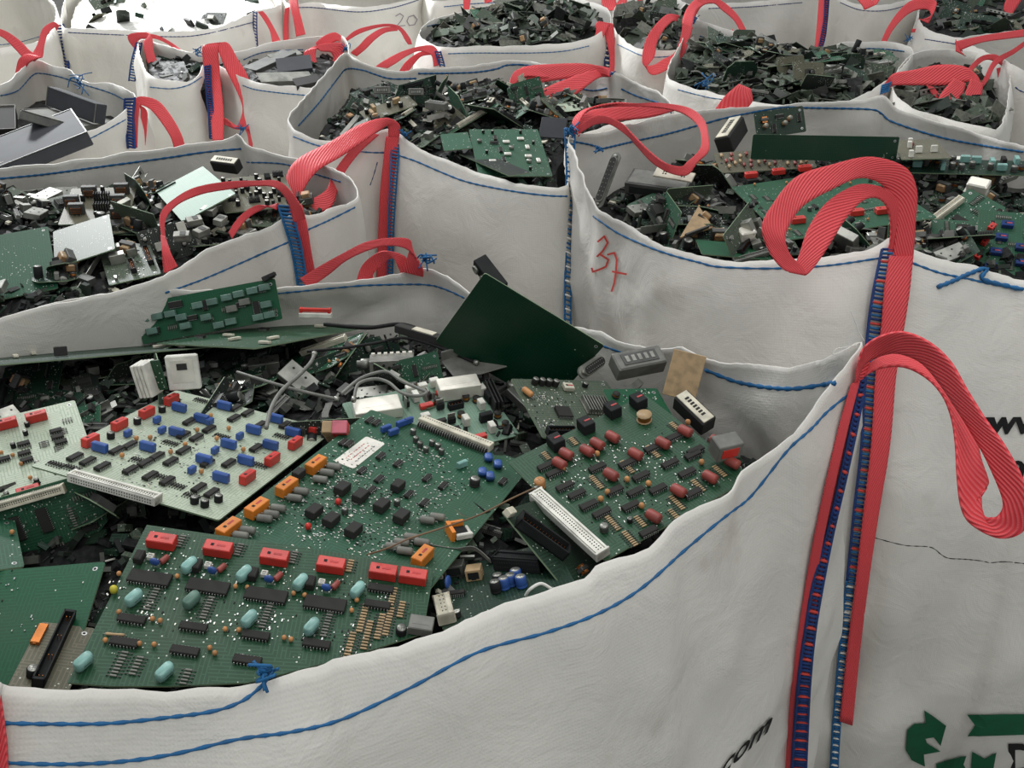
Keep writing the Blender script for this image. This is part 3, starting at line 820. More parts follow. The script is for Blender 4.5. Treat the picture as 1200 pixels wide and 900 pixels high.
# print and pen marks
text_on(Bb, 'www.', (1122, 507), (46, 0), (0, -38), bold=.035, shear=.15, label='black printed web address')
text_on(Bb, 'inf', (1172, 556), (40, 2), (0, -36), bold=.03, shear=.1)
text_on(Bb, 'D', (1178, 905), (50, 0), (0, -50), bold=.03)
def q3(pl): return [(800 + x / 3, 600 + y / 3) for x, y in pl]
flat_on(Bb, [q3([(850, 735), (845, 690), (925, 745), (905, 815), (880, 785), (850, 790), (855, 805), (905, 835), (845, 845), (850, 888), (800, 865), (780, 830), (785, 760), (810, 738)]),
             q3([(1003, 708), (1110, 705), (1240, 704), (1240, 775), (1110, 779), (1003, 783), (1030, 745)]),
             q3([(890, 878), (995, 850), (985, 880), (1010, 925), (890, 925)]),
             q3([(1015, 835), (1060, 860), (1100, 838), (1085, 925), (1010, 925)])], 'recycling_arrows', 'ink_green', label='green recycling arrows')
text_on(A, 'com', (838, 912), (34, -33), (10, -36), bold=.02, shear=.2)
S37 = [[(703, 283), (710, 276), (714, 284), (708, 294), (702, 300)], [(706, 298), (715, 304), (712, 312), (703, 316), (697, 318), (696, 314)], [(714, 298), (722, 296), (725, 304), (724, 320), (722, 332), (719, 341)], [(720, 318), (736, 321)]]
flat_on(Bb, [q for s in S37 for q in stroke_poly(s, 2.2)], 'handwritten_number', 'ink_red', cuts=1, label='red pen number 37')
S20 = [[(463, 19), (468, 16), (472, 19), (469, 25), (464, 31), (474, 30)], [(478, 20), (484, 18), (488, 23), (485, 29), (479, 30), (476, 25), (478, 20)]]
flat_on(I_, [q for s in S20 for q in stroke_poly(s, 1.0)], 'handwritten_number', 'ink_pale', cuts=1, label='faint pen number 20')

# ---- middle bag
dC = depth(P(456, 152, .94))
_, rows = strap(C, [(452, 160, 468, 158), (449, 190, 464, 190), (445, 230, 460, 230), (443, 280, 458, 280), (441, 330, 456, 330)], lift=.005)
overlock(C, [(459, 157, 469, 157), (458, 200, 466, 200), (456, 240, 463, 240), (455, 280, 461, 280), (454, 330, 460, 330)], r=.0016, pitch=.007, lift=.01)
ribbon(C, [(455, 160, 468, 160, 0), (454, 147, 468, 146, -.01), (446, 152, 452, 138, -.02), (425, 166, 420, 147, -.05, -.03), (398, 184, 388, 166, -.07, -.05), (372, 200, 350, 186, -.09, -.07), (356, 222, 336, 206, -.1, -.08), (352, 244, 336, 228, -.1), (368, 248, 348, 240, -.1), (384, 246, 372, 230, -.09), (392, 236, 384, 220, -.08), (398, 214, 388, 208, -.06), (408, 196, 399, 190, -.04), (424, 176, 414, 172, -.02), (444, 158, 436, 156, -.005)], base=dC - .01)
knot(C, 474, 158, dC - .02, .014, 6)
stitch(C, [(442, 190), (438, 204), (433, 218)], name='pen_mark', mat='thread_navy', r=.0010)
dCr = depth(P(716, 84, .94))
ribbon(C, [(712, 82, 714, 90, 0), (690, 84, 700, 92, -.02), (655, 96, 672, 112, -.05), (630, 106, 650, 114, -.06), (602, 104, 612, 110, -.06), (597, 98, 600, 106, -.055), (606, 82, 616, 90, -.03), (640, 78, 645, 92, -.01), (690, 76, 690, 88, .0), (716, 80, 716, 90, .01)], base=dCr - .01)
ribbon(C, [(598, 100, 599, 107, 0), (610, 80, 600, 104, .01, 0), (650, 75, 645, 95, .02), (690, 75, 700, 88, .02), (716, 82, 714, 90, 0)], base=dCr - .04, name='handle')
knot(C, 716, 86, dCr - .02, .012, 12)

# ---- left bag
dF = depth(P(342, 250, .93))
_, rows = strap(F, [(338, 246, 354, 240), (344, 268, 360, 264), (350, 292, 364, 290), (355, 315, 368, 312), (360, 336, 372, 332)], lift=.005)
overlock(F, [(326, 241, 342, 240), (333, 262, 346, 262), (340, 285, 352, 285), (345, 308, 356, 308), (349, 334, 360, 334)], r=.0022, pitch=.0065, lift=.008)
ribbon(F, [(344, 260, 358, 256, 0), (337, 236, 352, 240, -.02), (322, 220, 330, 214, -.03), (298, 218, 300, 212, -.02), (268, 222, 264, 213, 0), (235, 228, 228, 220, .01), (208, 240, 203, 234, .0), (194, 258, 188, 250, -.02), (194, 280, 189, 275, -.04), (200, 300, 190, 297, -.06), (208, 312, 192, 320, -.06)], base=dF - .01)
ribbon(F, [(208, 312, 194, 320, 0), (201, 298, 190, 296, .0), (194, 278, 188, 276, .02)], base=dF - .075)
ribbon(F, [(326, 238, 324, 246, 0), (306, 246, 304, 240, .02), (290, 256, 286, 249, .02), (280, 268, 274, 262, .01), (272, 280, 268, 272, .0)], base=dF - .01)
# ---- handles of the rear bags
dE = depth(P(158, 112, .9))
ribbon(E_, [(157, 118, 163, 124, 0), (165, 113, 168, 124, -.01), (185, 118, 178, 130, -.02), (200, 135, 190, 145, -.03), (212, 156, 200, 161, -.03), (217, 172, 204, 174, -.02)], base=dE - .02)
ribbon(E_, [(156, 118, 164, 120, 0), (155, 140, 162, 140, 0), (155, 172, 161, 173, 0)], base=dE - .085, name='corner_strap')
ribbon(E_, [(160, 118, 162, 122, 0), (165, 130, 172, 130, 0), (164, 150, 172, 150, 0), (160, 172, 170, 172, 0)], base=dE - .02)
overlock(E_, [(146, 116, 158, 114, 0), (146, 135, 156, 135, 0), (148, 155, 157, 155, 0), (150, 174, 158, 174, 0)], base=dE - .09, lift=0, r=.0028, pitch=.007, mats=('thread_navy',))
knot(E_, 92, 96, depth(P(92, 92, .89)) - .03, .03, 31)
dE2 = depth(P(38, 70, .9))
ribbon(E_, [(18, 86, 26, 88, .0), (22, 70, 34, 74, -.02), (30, 64, 46, 68, -.02), (38, 62, 50, 66, -.01), (44, 52, 52, 52, 0), (50, 34, 56, 40, .02), (62, 26, 64, 32, .04), (70, 30, 66, 36, .05)], base=dE2 - .02)
ribbon(E_, [(-5, 32, -5, 40, .0), (10, 38, 6, 46, 0), (24, 48, 18, 58, -.01), (36, 60, 28, 68, -.02), (48, 66, 40, 72, -.02)], base=dE2 - .01)
overlock(H, [(64, 30, 74, 28, 0), (70, 48, 78, 46, 0), (73, 64, 80, 64, 0), (74, 80, 81, 80, 0)], base=depth(P(72, 27, zf)) - .03, lift=0, r=.003, pitch=.012, mats=('thread_navy',))
dG1 = depth(P(163, 48, .84)); dG2 = depth(P(243, 70, .85)); dG3 = depth(P(404, 44, .86))
ribbon(G, [(160, 60, 164, 56, .01), (151, 48, 160, 52, 0), (152, 40, 164, 46, -.01), (172, 38, 172, 46, -.02), (178, 44, 168, 50, -.03), (180, 60, 170, 64, -.04), (188, 78, 176, 80, -.05), (200, 84, 190, 92, -.05), (212, 82, 212, 90, -.045), (224, 80, 222, 88, -.03), (224, 74, 214, 76, -.02), (216, 62, 208, 62, 0), (204, 52, 200, 54, .02), (186, 42, 184, 46, .02), (170, 39, 170, 45, 0)], base=dG1)
overlock(G, [(160, 50, 166, 50, 0), (154, 72, 162, 72, 0), (151, 95, 158, 95, 0)], base=dG1 - .02, lift=0, r=.0024, pitch=.009, mats=('thread_navy', 'thread_blue'))
ribbon(G, [(249, 165, 262, 165, -.03), (246, 130, 262, 130, -.02), (240, 90, 258, 90, -.01), (237, 60, 256, 60, -.03), (240, 53, 258, 51, -.03), (252, 53, 268, 51, -.03), (262, 76, 278, 68, -.03), (272, 96, 290, 88, -.03), (282, 118, 299, 116, -.03), (284, 132, 300, 130, -.03), (276, 150, 292, 146, -.03), (266, 140, 280, 152, -.02), (258, 136, 262, 146, -.01)], base=dG2 - .08)
overlock(G, [(240, 78, 246, 76, 0), (242, 110, 248, 110, 0), (245, 140, 251, 140, 0), (246, 162, 252, 162, 0)], base=dG2 - .10, lift=0, r=.0026, pitch=.007, mats=('thread_navy',))
ribbon(G, [(286, 146, 292, 156, 0), (302, 150, 300, 164, 0), (320, 160, 312, 172, 0), (336, 172, 328, 180, .0)], base=dG2 - .12)
ribbon(G, [(284, 146, 290, 150, 0), (290, 158, 298, 160, 0), (292, 174, 294, 176, 0)], base=dG2 - .12)
knot(G, 284, 151, dG2 - .14, .018, 21)
ribbon(G, [(374, 96, 384, 88, -.02), (362, 86, 374, 80, -.03), (356, 68, 370, 66, -.03), (358, 60, 372, 56, -.03), (376, 52, 376, 60, -.02), (398, 50, 388, 62, -.01), (404, 56, 390, 72, 0), (396, 78, 386, 84, 0)], base=dG3 - .02, name='handle')
ribbon(G, [(370, 50, 372, 58, 0), (380, 42, 386, 52, 0), (392, 38, 396, 48, 0), (400, 42, 398, 54, 0)], base=dG3)
dI = depth(P(337, 4, zf))
ribbon(I_, [(332, 60, 339, 60, 0), (332, 30, 338, 30, 0), (334, 10, 339, 8, 0)], base=dI - .02, name='corner_strap')
ribbon(I_, [(337, -8, 348, -10, 0), (340, 8, 350, 8, -.02), (344, 24, 354, 24, -.03), (347, 43, 358, 40, -.03)], base=dI - .04)
ribbon(H, [(302, 14, 308, 13, 0), (308, 22, 314, 20, 0), (316, 36, 322, 34, -.01), (319, 50, 329, 48, -.02)], base=depth(P(297, 14, zf)) - .02)
overlock(H, [(297, 14, 301, 14, 0), (297, 36, 301, 36, 0), (298, 56, 302, 56, 0)], base=depth(P(297, 14, zf)) - .02, lift=0, r=.0022, pitch=.012, mats=('thread_navy',))
stitch(H, [(283, 4), (288, 10), (298, 14)], r=.0015)
dI2 = depth(P(478, 54, .83))
# handle of the sheet-metal bag's neighbour, arching over the rim at the centre left
ribbon(I_, [(402, 48, 404, 50, 0), (416, 36, 420, 40, 0), (436, 30, 440, 33, 0), (456, 28, 458, 31, 0), (470, 32, 468, 36, 0), (480, 44, 474, 46, 0), (483, 52, 478, 52, 0)], base=dI2)
ribbon(I_, [(410, 62, 418, 66, 0), (420, 54, 428, 58, -.01), (432, 42, 440, 46, -.01), (448, 33, 452, 38, 0), (466, 31, 466, 36, 0)], base=dI2)
dJ = depth(P(517, 56, zf)); dJ2 = depth(P(712, 30, zf))
ribbon(J, [(516, 76, 508, 78, 0), (515, 64, 506, 66, 0), (508, 54, 500, 62, 0), (494, 54, 490, 60, 0), (472, 60, 476, 66, -.01), (452, 70, 464, 74, -.02), (440, 78, 454, 80, -.02)], base=dJ - .02)
ribbon(J, [(468, 83, 478, 85, 0), (476, 72, 486, 74, 0), (490, 62, 494, 66, 0), (506, 58, 506, 64, 0)], base=dJ)
overlock(J, [(510, 60, 516, 60, 0), (513, 70, 519, 70, 0), (516, 78, 521, 78, 0)], base=dJ - .03, lift=0, r=.0024, pitch=.009, mats=('thread_navy', 'thread_blue'))
ribbon(J, [(684, 78, 697, 78, 0), (692, 55, 702, 60, -.01), (698, 38, 708, 42, -.02), (698, 28, 715, 29, -.02), (704, 26, 719, 30, -.02), (709, 42, 720, 45, -.01), (714, 65, 723, 65, 0), (714, 84, 723, 85, 0)], base=dJ2 - .10)
overlock(J, [(706, 44, 713, 44, 0), (708, 62, 715, 62, 0), (710, 82, 716, 82, 0)], base=dJ2 - .09, lift=0, r=.0026, pitch=.009, mats=('thread_navy', 'thread_white'))
dK = depth(P(812, 24, .87))
kf = min((bag_depth(K_, 775, 78) or dK), (bag_depth(K_, 800, 66) or dK)) - .05 - dK
ribbon(D, [(800, 26, 812, 32, kf), (797, 46, 807, 50, kf), (790, 62, 800, 67, kf), (776, 70, 785, 80, kf), (766, 76, 766, 88, kf), (754, 76, 758, 80, kf), (753, 62, 767, 66, kf), (758, 44, 770, 50, kf), (769, 28, 778, 35, kf), (782, 17, 788, 25, kf + .02), (796, 18, 793, 25, kf + .05)], base=dK)
ribbon(D, [(800, 34, 810, 38, kf), (800, 22, 812, 26, kf + .02), (806, 8, 816, 12, -.08), (814, 0, 824, 6, -.03)], base=dK)
ribbon(D, [(806, 20, 812, 26, 0), (814, 2, 822, 8, 0), (832, -4, 836, 4, 0), (850, 4, 846, 12, 0), (866, 20, 860, 24, -.01), (876, 40, 868, 40, -.02), (878, 54, 868, 56, -.03), (870, 56, 864, 48, -.03), (862, 40, 858, 34, -.02)], base=dK)
dL = depth(P(965, 10, zf))
ribbon(L_, [(960, -8, 972, -8, 0), (958, 20, 970, 20, 0), (956, 42, 968, 42, 0), (954, 62, 962, 60, 0)], base=dL - .05, name='corner_strap')
overlock(L_, [(967, -8, 972, -8, 0), (966, 20, 970, 20, 0), (962, 44, 967, 44, 0), (959, 58, 963, 58, 0)], base=dL - .055, lift=0, r=.0022, pitch=.009, mats=('thread_navy',))
ribbon(L_, [(1000, -6, 1014, -10, 0), (1010, 6, 1022, 2, -.02), (1014, 11, 1027, 5, -.02), (1024, -2, 1034, -6, 0)], base=dL - .03)
dM = depth(P(1084, 20, zf))
ribbon(M_, [(1032, 50, 1038, 52, 0), (1040, 32, 1046, 36, 0), (1054, 12, 1060, 20, 0), (1070, 0, 1074, 12, -.01), (1094, 0, 1088, 12, -.01), (1097, 8, 1090, 22, -.02), (1088, 28, 1076, 22, -.02)], base=dM - .03)
ribbon(M_, [(1084, 56, 1090, 56, 0), (1084, 44, 1092, 44, 0), (1078, 38, 1086, 34, 0), (1068, 38, 1068, 34, 0)], base=dM - .04, name='corner_strap')
knot(M_, 1066, 44, dM - .05, .02, 44)
ribbon(M_, [(1176, 12, 1184, 20, 0), (1178, 2, 1192, 8, 0), (1186, -10, 1202, -8, 0)], base=dM - .1)
ribbon(Q_, [(704, -8, 720, -8, 0), (706, 6, 724, 8, -.01), (716, 12, 732, 10, -.02), (728, -4, 736, -6, 0)], base=depth(P(720, 0, zf)) - .04)
ribbon(Q_, [(543, -10, 553, -10, 0), (543, 4, 551, 4, 0), (543, 11, 550, 11, 0)], base=depth(P(548, 4, zf)) - .04, name='corner_strap')
ribbon(Q_, [(566, -8, 574, -8, 0), (568, 4, 577, 2, 0)], base=depth(P(570, 0, zf)) - .04)
ribbon(Q_, [(745, -8, 752, -8, 0), (748, 6, 754, 4, 0), (750, 16, 756, 15, 0)], base=depth(P(748, 4, zf)) - .04, name='corner_strap')
dN = depth(P(1180, 74, .88)); dD = depth(P(1036, 92, .86))
ribbon(O_, [(1120, 50, 1128, 60, 0), (1122, 48, 1128, 58, 0), (1150, 42, 1150, 50, -.02), (1175, 38, 1176, 46, -.03), (1210, 33, 1210, 42, -.04)], base=dN - .05)
ribbon(O_, [(1120, 46, 1126, 62, 0), (1120, 60, 1132, 66, 0)], base=dN - .05)
ribbon(O_, [(1178, 72, 1180, 82, 0), (1166, 64, 1170, 74, -.01), (1150, 66, 1156, 70, -.02), (1138, 76, 1142, 80, -.02), (1128, 90, 1128, 96, -.03)], base=dN - .03)
ribbon(O_, [(1206, 44, 1206, 50, 0), (1186, 58, 1190, 62, -.01), (1165, 70, 1168, 76, -.02), (1154, 90, 1158, 94, -.03), (1146, 104, 1150, 104, -.03)], base=dN - .04)
ribbon(O_, [(1160, 160, 1166, 162, 0), (1168, 130, 1174, 132, 0), (1170, 100, 1178, 100, 0), (1168, 80, 1180, 78, 0)], base=dN - .03, name='corner_strap')
overlock(O_, [(1176, 74, 1184, 74, 0), (1178, 100, 1185, 100, 0), (1178, 130, 1186, 130, 0), (1174, 164, 1182, 165, 0)], base=dN - .04, lift=0, r=.0026, pitch=.009, mats=('thread_navy', 'thread_blue', 'thread_white'))
ribbon(D, [(1028, 110, 1034, 114, 0), (1038, 96, 1044, 102, -.01), (1048, 86, 1052, 100, -.03), (1070, 82, 1074, 100, -.05), (1100, 76, 1104, 100, -.06), (1130, 78, 1136, 96, -.07), (1146, 90, 1140, 100, -.08), (1150, 104, 1138, 112, -.08)], base=dD - .02)
ribbon(D, [(1138, 92, 1152, 98, 0), (1130, 112, 1150, 116, 0), (1126, 132, 1148, 134, 0), (1118, 144, 1142, 153, 0)], base=dD - .12)
ribbon(D, [(1118, 92, 1132, 98, 0), (1104, 108, 1126, 116, 0), (1096, 122, 1116, 128, 0), (1088, 136, 1110, 142, 0)], base=dD - .12)
ribbon(D, [(1086, 100, 1094, 102, 0), (1092, 110, 1102, 112, 0), (1100, 118, 1110, 116, 0)], base=dD - .1)
overlock(D, [(1034, 100, 1044, 96, 0), (1030, 112, 1040, 108, 0)], base=dD - .05, lift=0, r=.0026, pitch=.006)
ribbon(Bb, [(838, 128, 876, 126, .0), (850, 112, 882, 118, -.01), (864, 100, 880, 106, -.01), (866, 100, 878, 104, 0)], base=depth(P(865, 124, .94)) + .03)
knot(D, 826, 98, depth(P(826, 104, .85)), .03, 51)
knot(D, 813, 24, dK - .02, .02, 52); knot(G, 232, 60, dG2 - .02, .02, 53); knot(G, 406, 57, dG3 - .03, .018, 54)
# ---------------------------------------------------------------- component kinds (each origin on the board surface)
PROTO = {}
def proto(f):
    PROTO[f.__name__] = None; PROTO[f.__name__] = f; return f
CACHE = {}
def cmesh(kind, **kw):
    key = (kind,) + tuple(sorted(kw.items()))
    if key not in CACHE:
        m = MB(); PROTO[kind](m, **kw); CACHE[key] = m.mesh(kind)
    return CACHE[key]
def legs(m, w, d, n, mat='solder', h=0.003):
    for i in range(n):
        x = -w / 2 + w * (i + .5) / n
        for s in (-1, 1):
            m.box((x, s * (d / 2 + .0006), h / 2), (.0008, .0006, h), mat)
            m.box((x, s * (d / 2 + .0002), h), (.0008, .0014, .0005), mat)
@proto
def chip(m, w=.018, d=.0065, h=.004, n=8, mat='chip_black'):
    m.box((0, 0, h / 2 + .001), (w, d, h), mat, ch=.0006)
    m.box((-w / 2 + .0014, 0, h + .0011), (.0012, .0016, .0002), 'dusty_black')
    if n: legs(m, w * .96, d, n)
@proto
def relay(m, w=.030, d=.013, h=.013, mat='relay_red'):
    m.box((0, 0, h / 2 + .0005), (w, d, h), mat, ch=.0007)
    m.box((-w * .2, 0, h + .0006), (.003, .003, .0003), 'black_plastic')
    m.box((w * .12, 0, h + .0006), (.008, .0022, .0003), 'printed_red')
@proto
def film_capacitor(m, w=.017, d=.008, h=.013, mat='cap_blue'):
    m.box((0, 0, h / 2 + .001), (w, d, h), mat, ch=.0008)
    m.box((0, 0, h + .0011), (w * .7, d * .35, .0002), mat)
    for s in (-1, 1): m.box((s * w * .35, 0, .0005), (.0008, .0008, .002), 'solder')
@proto
def pillow_capacitor(m, w=.0125, d=.007, h=.015, mat='cap_teal'):
    rings = []
    n = 14; prof = [(.55, .0015), (.85, .003), (1, h * .3), (1, h * .7), (.9, h * .9), (.6, h)]
    vs = []; fs = []
    for r, z in prof:
        for i in range(n):
            a = 2 * math.pi * i / n
            ca, sa = math.cos(a), math.sin(a)
            x = math.copysign(abs(ca) ** .38, ca) * w / 2 * (r * .2 + .8)
            y = math.copysign(abs(sa) ** .8, sa) * d / 2 * r
            vs.append((x, y, z))
    for k in range(len(prof) - 1):
        for i in range(n): j = (i + 1) % n; fs.append((k * n + i, k * n + j, (k + 1) * n + j, (k + 1) * n + i))
    fs.append(tuple(range((len(prof) - 1) * n, len(prof) * n)))
    m.add(vs, fs, mat, True)
    for s in (-1, 1): m.box((s * w * .3, 0, .0008), (.0008, .0008, .002), 'solder')
    m.box((0, -d / 2 - .00005, h * .55), (w * .4, .0002, h * .12), 'cap_dimteal')
@proto
def electrolytic(m, r=.005, h=.012, mat='black_plastic', top='tin'):
    m.lathe([(r * .96, .0005), (r, .001), (r, .0022), (r * .93, .0028), (r, .0034), (r, h - .0008), (r * .9, h)], mat, 14)
    m.lathe([(r * .85, h + .00005), (r * .83, h + .0003)], top, 14)
    m.box((0, 0, h + .0003), (r * 1.2, .0004, .0002), 'dark_tin'); m.box((0, 0, h + .0003), (.0004, r * 1.2, .0002), 'dark_tin')
@proto
def lying_capacitor(m, r=.0045, w=.014, mat='cap_brown', lead=.004):
    R = Matrix.Translation((-w / 2, 0, r + .001)) @ Matrix.Rotation(math.radians(90), 4, 'Y')
    m.lathe([(r * .55, 0), (r * .9, w * .05), (r, w * .15), (r, w * .85), (r * .9, w * .95), (r * .55, w)], mat, 12, M=R)
    for s in (-1, 1): m.tube([(s * w / 2, 0, r + .001), (s * (w / 2 + lead * .7), 0, r + .001), (s * (w / 2 + lead), 0, 0)], .0004, 'solder', 5)
@proto
def resistor(m, w=.007, r=.0013, mat='resistor_tan'):
    R = Matrix.Translation((-w / 2, 0, r + .0006)) @ Matrix.Rotation(math.radians(90), 4, 'Y')
    m.lathe([(r * .8, 0), (r, w * .08), (r, w * .24), (r * .85, w * .3), (r * .85, w * .7), (r, w * .76), (r, w * .92), (r * .8, w)], mat, 8, M=R)
    for s in (-1, 1): m.tube([(s * w / 2, 0, r + .0006), (s * (w / 2 + .0018), 0, r + .0006), (s * (w / 2 + .002), 0, 0)], .0003, 'solder', 4)
@proto
def resistor_row(m, n=8, pitch=.0032, w=.010, mat='resistor_grey'):
    for i in range(n):
        y = (i - (n - 1) / 2) * pitch
        m.box((0, y, .0014), (w * .5, pitch * .5, .0016), mat, ch=.0003)
        m.box((0, y, .0012), (w, .0005, .0005), 'dark_tin')
        for s in (-1, 1): m.box((s * w / 2, y, .0006), (.0011, .0011, .0008), 'dark_tin')
@proto
def tantalum(m, r=.0025, mat='cap_tan'):
    m.lathe([(r * .4, .0012), (r * .85, .002), (r, r * 1.4), (r * .85, r * 2.1), (r * .3, r * 2.5)], mat, 9)
    for s in (-1, 1): m.box((s * r * .5, 0, .0006), (.0005, .0005, .0016), 'solder')
@proto
def disc_capacitor(m, r=.005, mat='cap_blue'):
    M = Matrix.Translation((0, .0018, r + .002)) @ Matrix.Rotation(math.radians(90), 4, 'X')
    m.lathe([(r * .6, 0), (r, .001), (r, .0026), (r * .6, .0036)], mat, 14, M=M)
    for s in (-1, 1): m.box((s * r * .5, 0, .0015), (.0006, .0006, .004), 'solder')
@proto
def trimmer(m, w=.007, mat='cap_blue'):
    m.box((0, 0, .003), (w, w, .005), mat, ch=.0006)
    m.lathe([(.0022, .0056), (.002, .0062)], 'white_plastic', 10); m.box((0, 0, .0063), (.003, .0006, .0003), 'black_plastic')
@proto
def power_transistor(m, w=.010, mat='black_plastic'):
    m.box((0, 0, .007), (w, .0042, .009), mat, ch=.0004)
    m.box((0, .0024, .0098), (w, .001, .015), 'tin')
    for i in (-1, 0, 1): m.box((i * .0025, 0, .0012), (.0009, .0006, .0028), 'solder')
@proto
def edge_connector(m, w=.095, d=.011, h=.0085, n=32, mat='beige_plastic', rows=2):
    m.box((0, 0, h / 2), (w, d, h), mat, ch=.0006)
    m.box((0, d * .30, h + .0008), (w * .97, d * .22, .0016), mat)
    m.box((0, -d * .38, h + .0008), (w * .97, d * .14, .0016), mat)
    for i in range(n):
        x = -w * .45 + w * .9 * i / (n - 1)
        for k in range(rows):
            y = (-.12 + .2 * k) * d
            m.box((x, y, h + .0001), (.0012, .0012, .0004), 'black_plastic')
        m.box((x, -d / 2 - .00005, h * .35), (.0011, .0003, .0014), 'dusty_black')
        m.box((x, -d / 2 - .00005, h * .7), (.0011, .0003, .0014), 'dusty_black')
    for s in (-1, 1): m.box((s * w * .49, 0, h * .62), (w * .02, d * 1.06, h * 1.1), mat, ch=.0003)
@proto
def pin_connector(m, w=.09, d=.010, h=.009, n=30, mat='beige_plastic'):
    m.box((0, d * .2, h / 2), (w, d * .8, h), mat, ch=.0006)
    m.box((0, -d * .32, h * .3), (w * .96, d * .3, h * .5), 'dusty_black')
    for i in range(n):
        x = -w * .47 + w * .94 * i / (n - 1)
        m.tube([(x, -d * .1, h * .75), (x, -d * .55, h * .72), (x, -d * .72, 0)], .00045, 'tin', 4)
        m.box((x, d * .3, h + .0002), (.0012, .0016, .0004), 'grey_plastic')
@proto
def box_header(m, w=.05, d=.009, h=.009, n=10, mat='black_plastic'):
    for s in (-1, 1):
        m.box((0, s * d * .44, h / 2), (w, d * .12, h), mat); m.box((s * w * .485, 0, h / 2), (w * .03, d, h), mat)
    m.box((0, 0, .001), (w, d, .002), mat)
    for i in range(n):
        x = -w * .42 + w * .84 * i / (n - 1)
        for s in (-1, 1): m.box((x, s * d * .14, h * .4), (.0006, .0006, h * .7), 'copper')
@proto
def pin_strip(m, w=.03, n=10, mat='black_plastic'):
    m.box((0, 0, .0013), (w, .0025, .0025), mat)
    for i in range(n): m.box((-w * .45 + w * .9 * i / (n - 1), 0, .004), (.0006, .0006, .008), 'tin')
@proto
def heat_sink(m, w=.025, d=.025, h=.010, n=9, mat='tin'):
    m.box((0, 0, .001), (w, d, .002), mat)
    for i in range(n): m.box((-w / 2 + w * (i + .5) / n, 0, h / 2), (w / n * .35, d, h), mat)
@proto
def port_box(m, w=.016, d=.015, h=.013, mat='tin', hole='black_plastic'):
    m.box((0, 0, h / 2), (w, d, h), mat, ch=.0005)
    m.box((0, -d / 2 - .0001, h * .5), (w * .7, .0006, h * .6), hole)
    m.box((0, -d / 2 - .0003, h * .2), (w * .3, .0006, h * .14), hole)
    for s in (-1, 1): m.box((s * w * .52, 0, h * .55), (.0006, d * .3, h * .4), mat)
@proto
def transformer(m, w=.026, d=.022, h=.020, mat='dark_tin', coil='resistor_tan'):
    m.box((0, 0, h * .5), (w, d * .45, h), mat, ch=.0008)
    m.box((0, 0, h * .5), (w * .62, d, h * .66), coil, ch=.002)
    for i in range(5): m.box((0, 0, h * (.25 + .12 * i)), (w * .64, d * 1.01, .0006), 'copper')
    for x in (-1, 1):
        for k in (-1, 0, 1): m.box((k * w * .25, x * d * .45, .001), (.0008, .0008, .003), 'solder')
@proto
def coil(m, r=.006, h=.008, mat='copper', core='dusty_black'):
    m.lathe([(r, .0005), (r, .002), (r * .8, .002), (r * .8, h - .001), (r, h - .001), (r, h)], core, 12)
    m.lathe([(r * .84, .002), (r * .9, .003), (r * .9, h - .002), (r * .84, h - .001)], mat, 12)
@proto
def crystal(m, w=.011, mat='tin'):
    n = 12; poly = []
    for i in range(n):
        a = 2 * math.pi * i / n
        poly.append((math.copysign(w * .28, math.cos(a)) + .0023 * math.cos(a), .0023 * math.sin(a)))
    m.prism(poly, .0005, .0045, mat)
@proto
def barcode_label(m, w=.05, d=.02, mat='label_white'):
    r = .003; poly = []
    for cx, cy, a0 in ((w / 2 - r, d / 2 - r, 0), (-w / 2 + r, d / 2 - r, 90), (-w / 2 + r, -d / 2 + r, 180), (w / 2 - r, -d / 2 + r, 270)):
        for k in range(4):
            a = math.radians(a0 + 30 * k); poly.append((cx + r * math.cos(a), cy + r * math.sin(a)))
    m.prism(poly, 0, .0004, mat)
    rnd = random.Random(3)
    for row, y in enumerate((d * .22, -d * .02, -d * .25)):
        x = -w * .30
        while x < w * .30:
            q = rnd.uniform(.001, .004)
            m.box((x + q / 2, y, .0005), (q, .0012, .0001), 'printed_red' if row < 2 else 'dusty_black'); x += q + rnd.uniform(.001, .003)
@proto
def solder_dots(m, seed=1, w=.1, d=.1, n=120, clump=6):
    rnd = random.Random(seed); cl = [(rnd.uniform(-w / 2, w / 2), rnd.uniform(-d / 2, d / 2)) for _ in range(clump)]
    for i in range(n):
        if rnd.random() < .6:
            c = rnd.choice(cl); x = c[0] + rnd.gauss(0, w * .08); y = c[1] + rnd.gauss(0, d * .08)
        else: x = rnd.uniform(-w / 2, w / 2); y = rnd.uniform(-d / 2, d / 2)
        x = max(-w / 2, min(w / 2, x)); y = max(-d / 2, min(d / 2, y))
        s = rnd.uniform(.0006, .0014)
        m.box((x, y, s * .4), (s, s * rnd.uniform(.8, 2.4), s * .8), rnd.choice(['solder', 'bright_tin', 'solder', 'chip_black']))

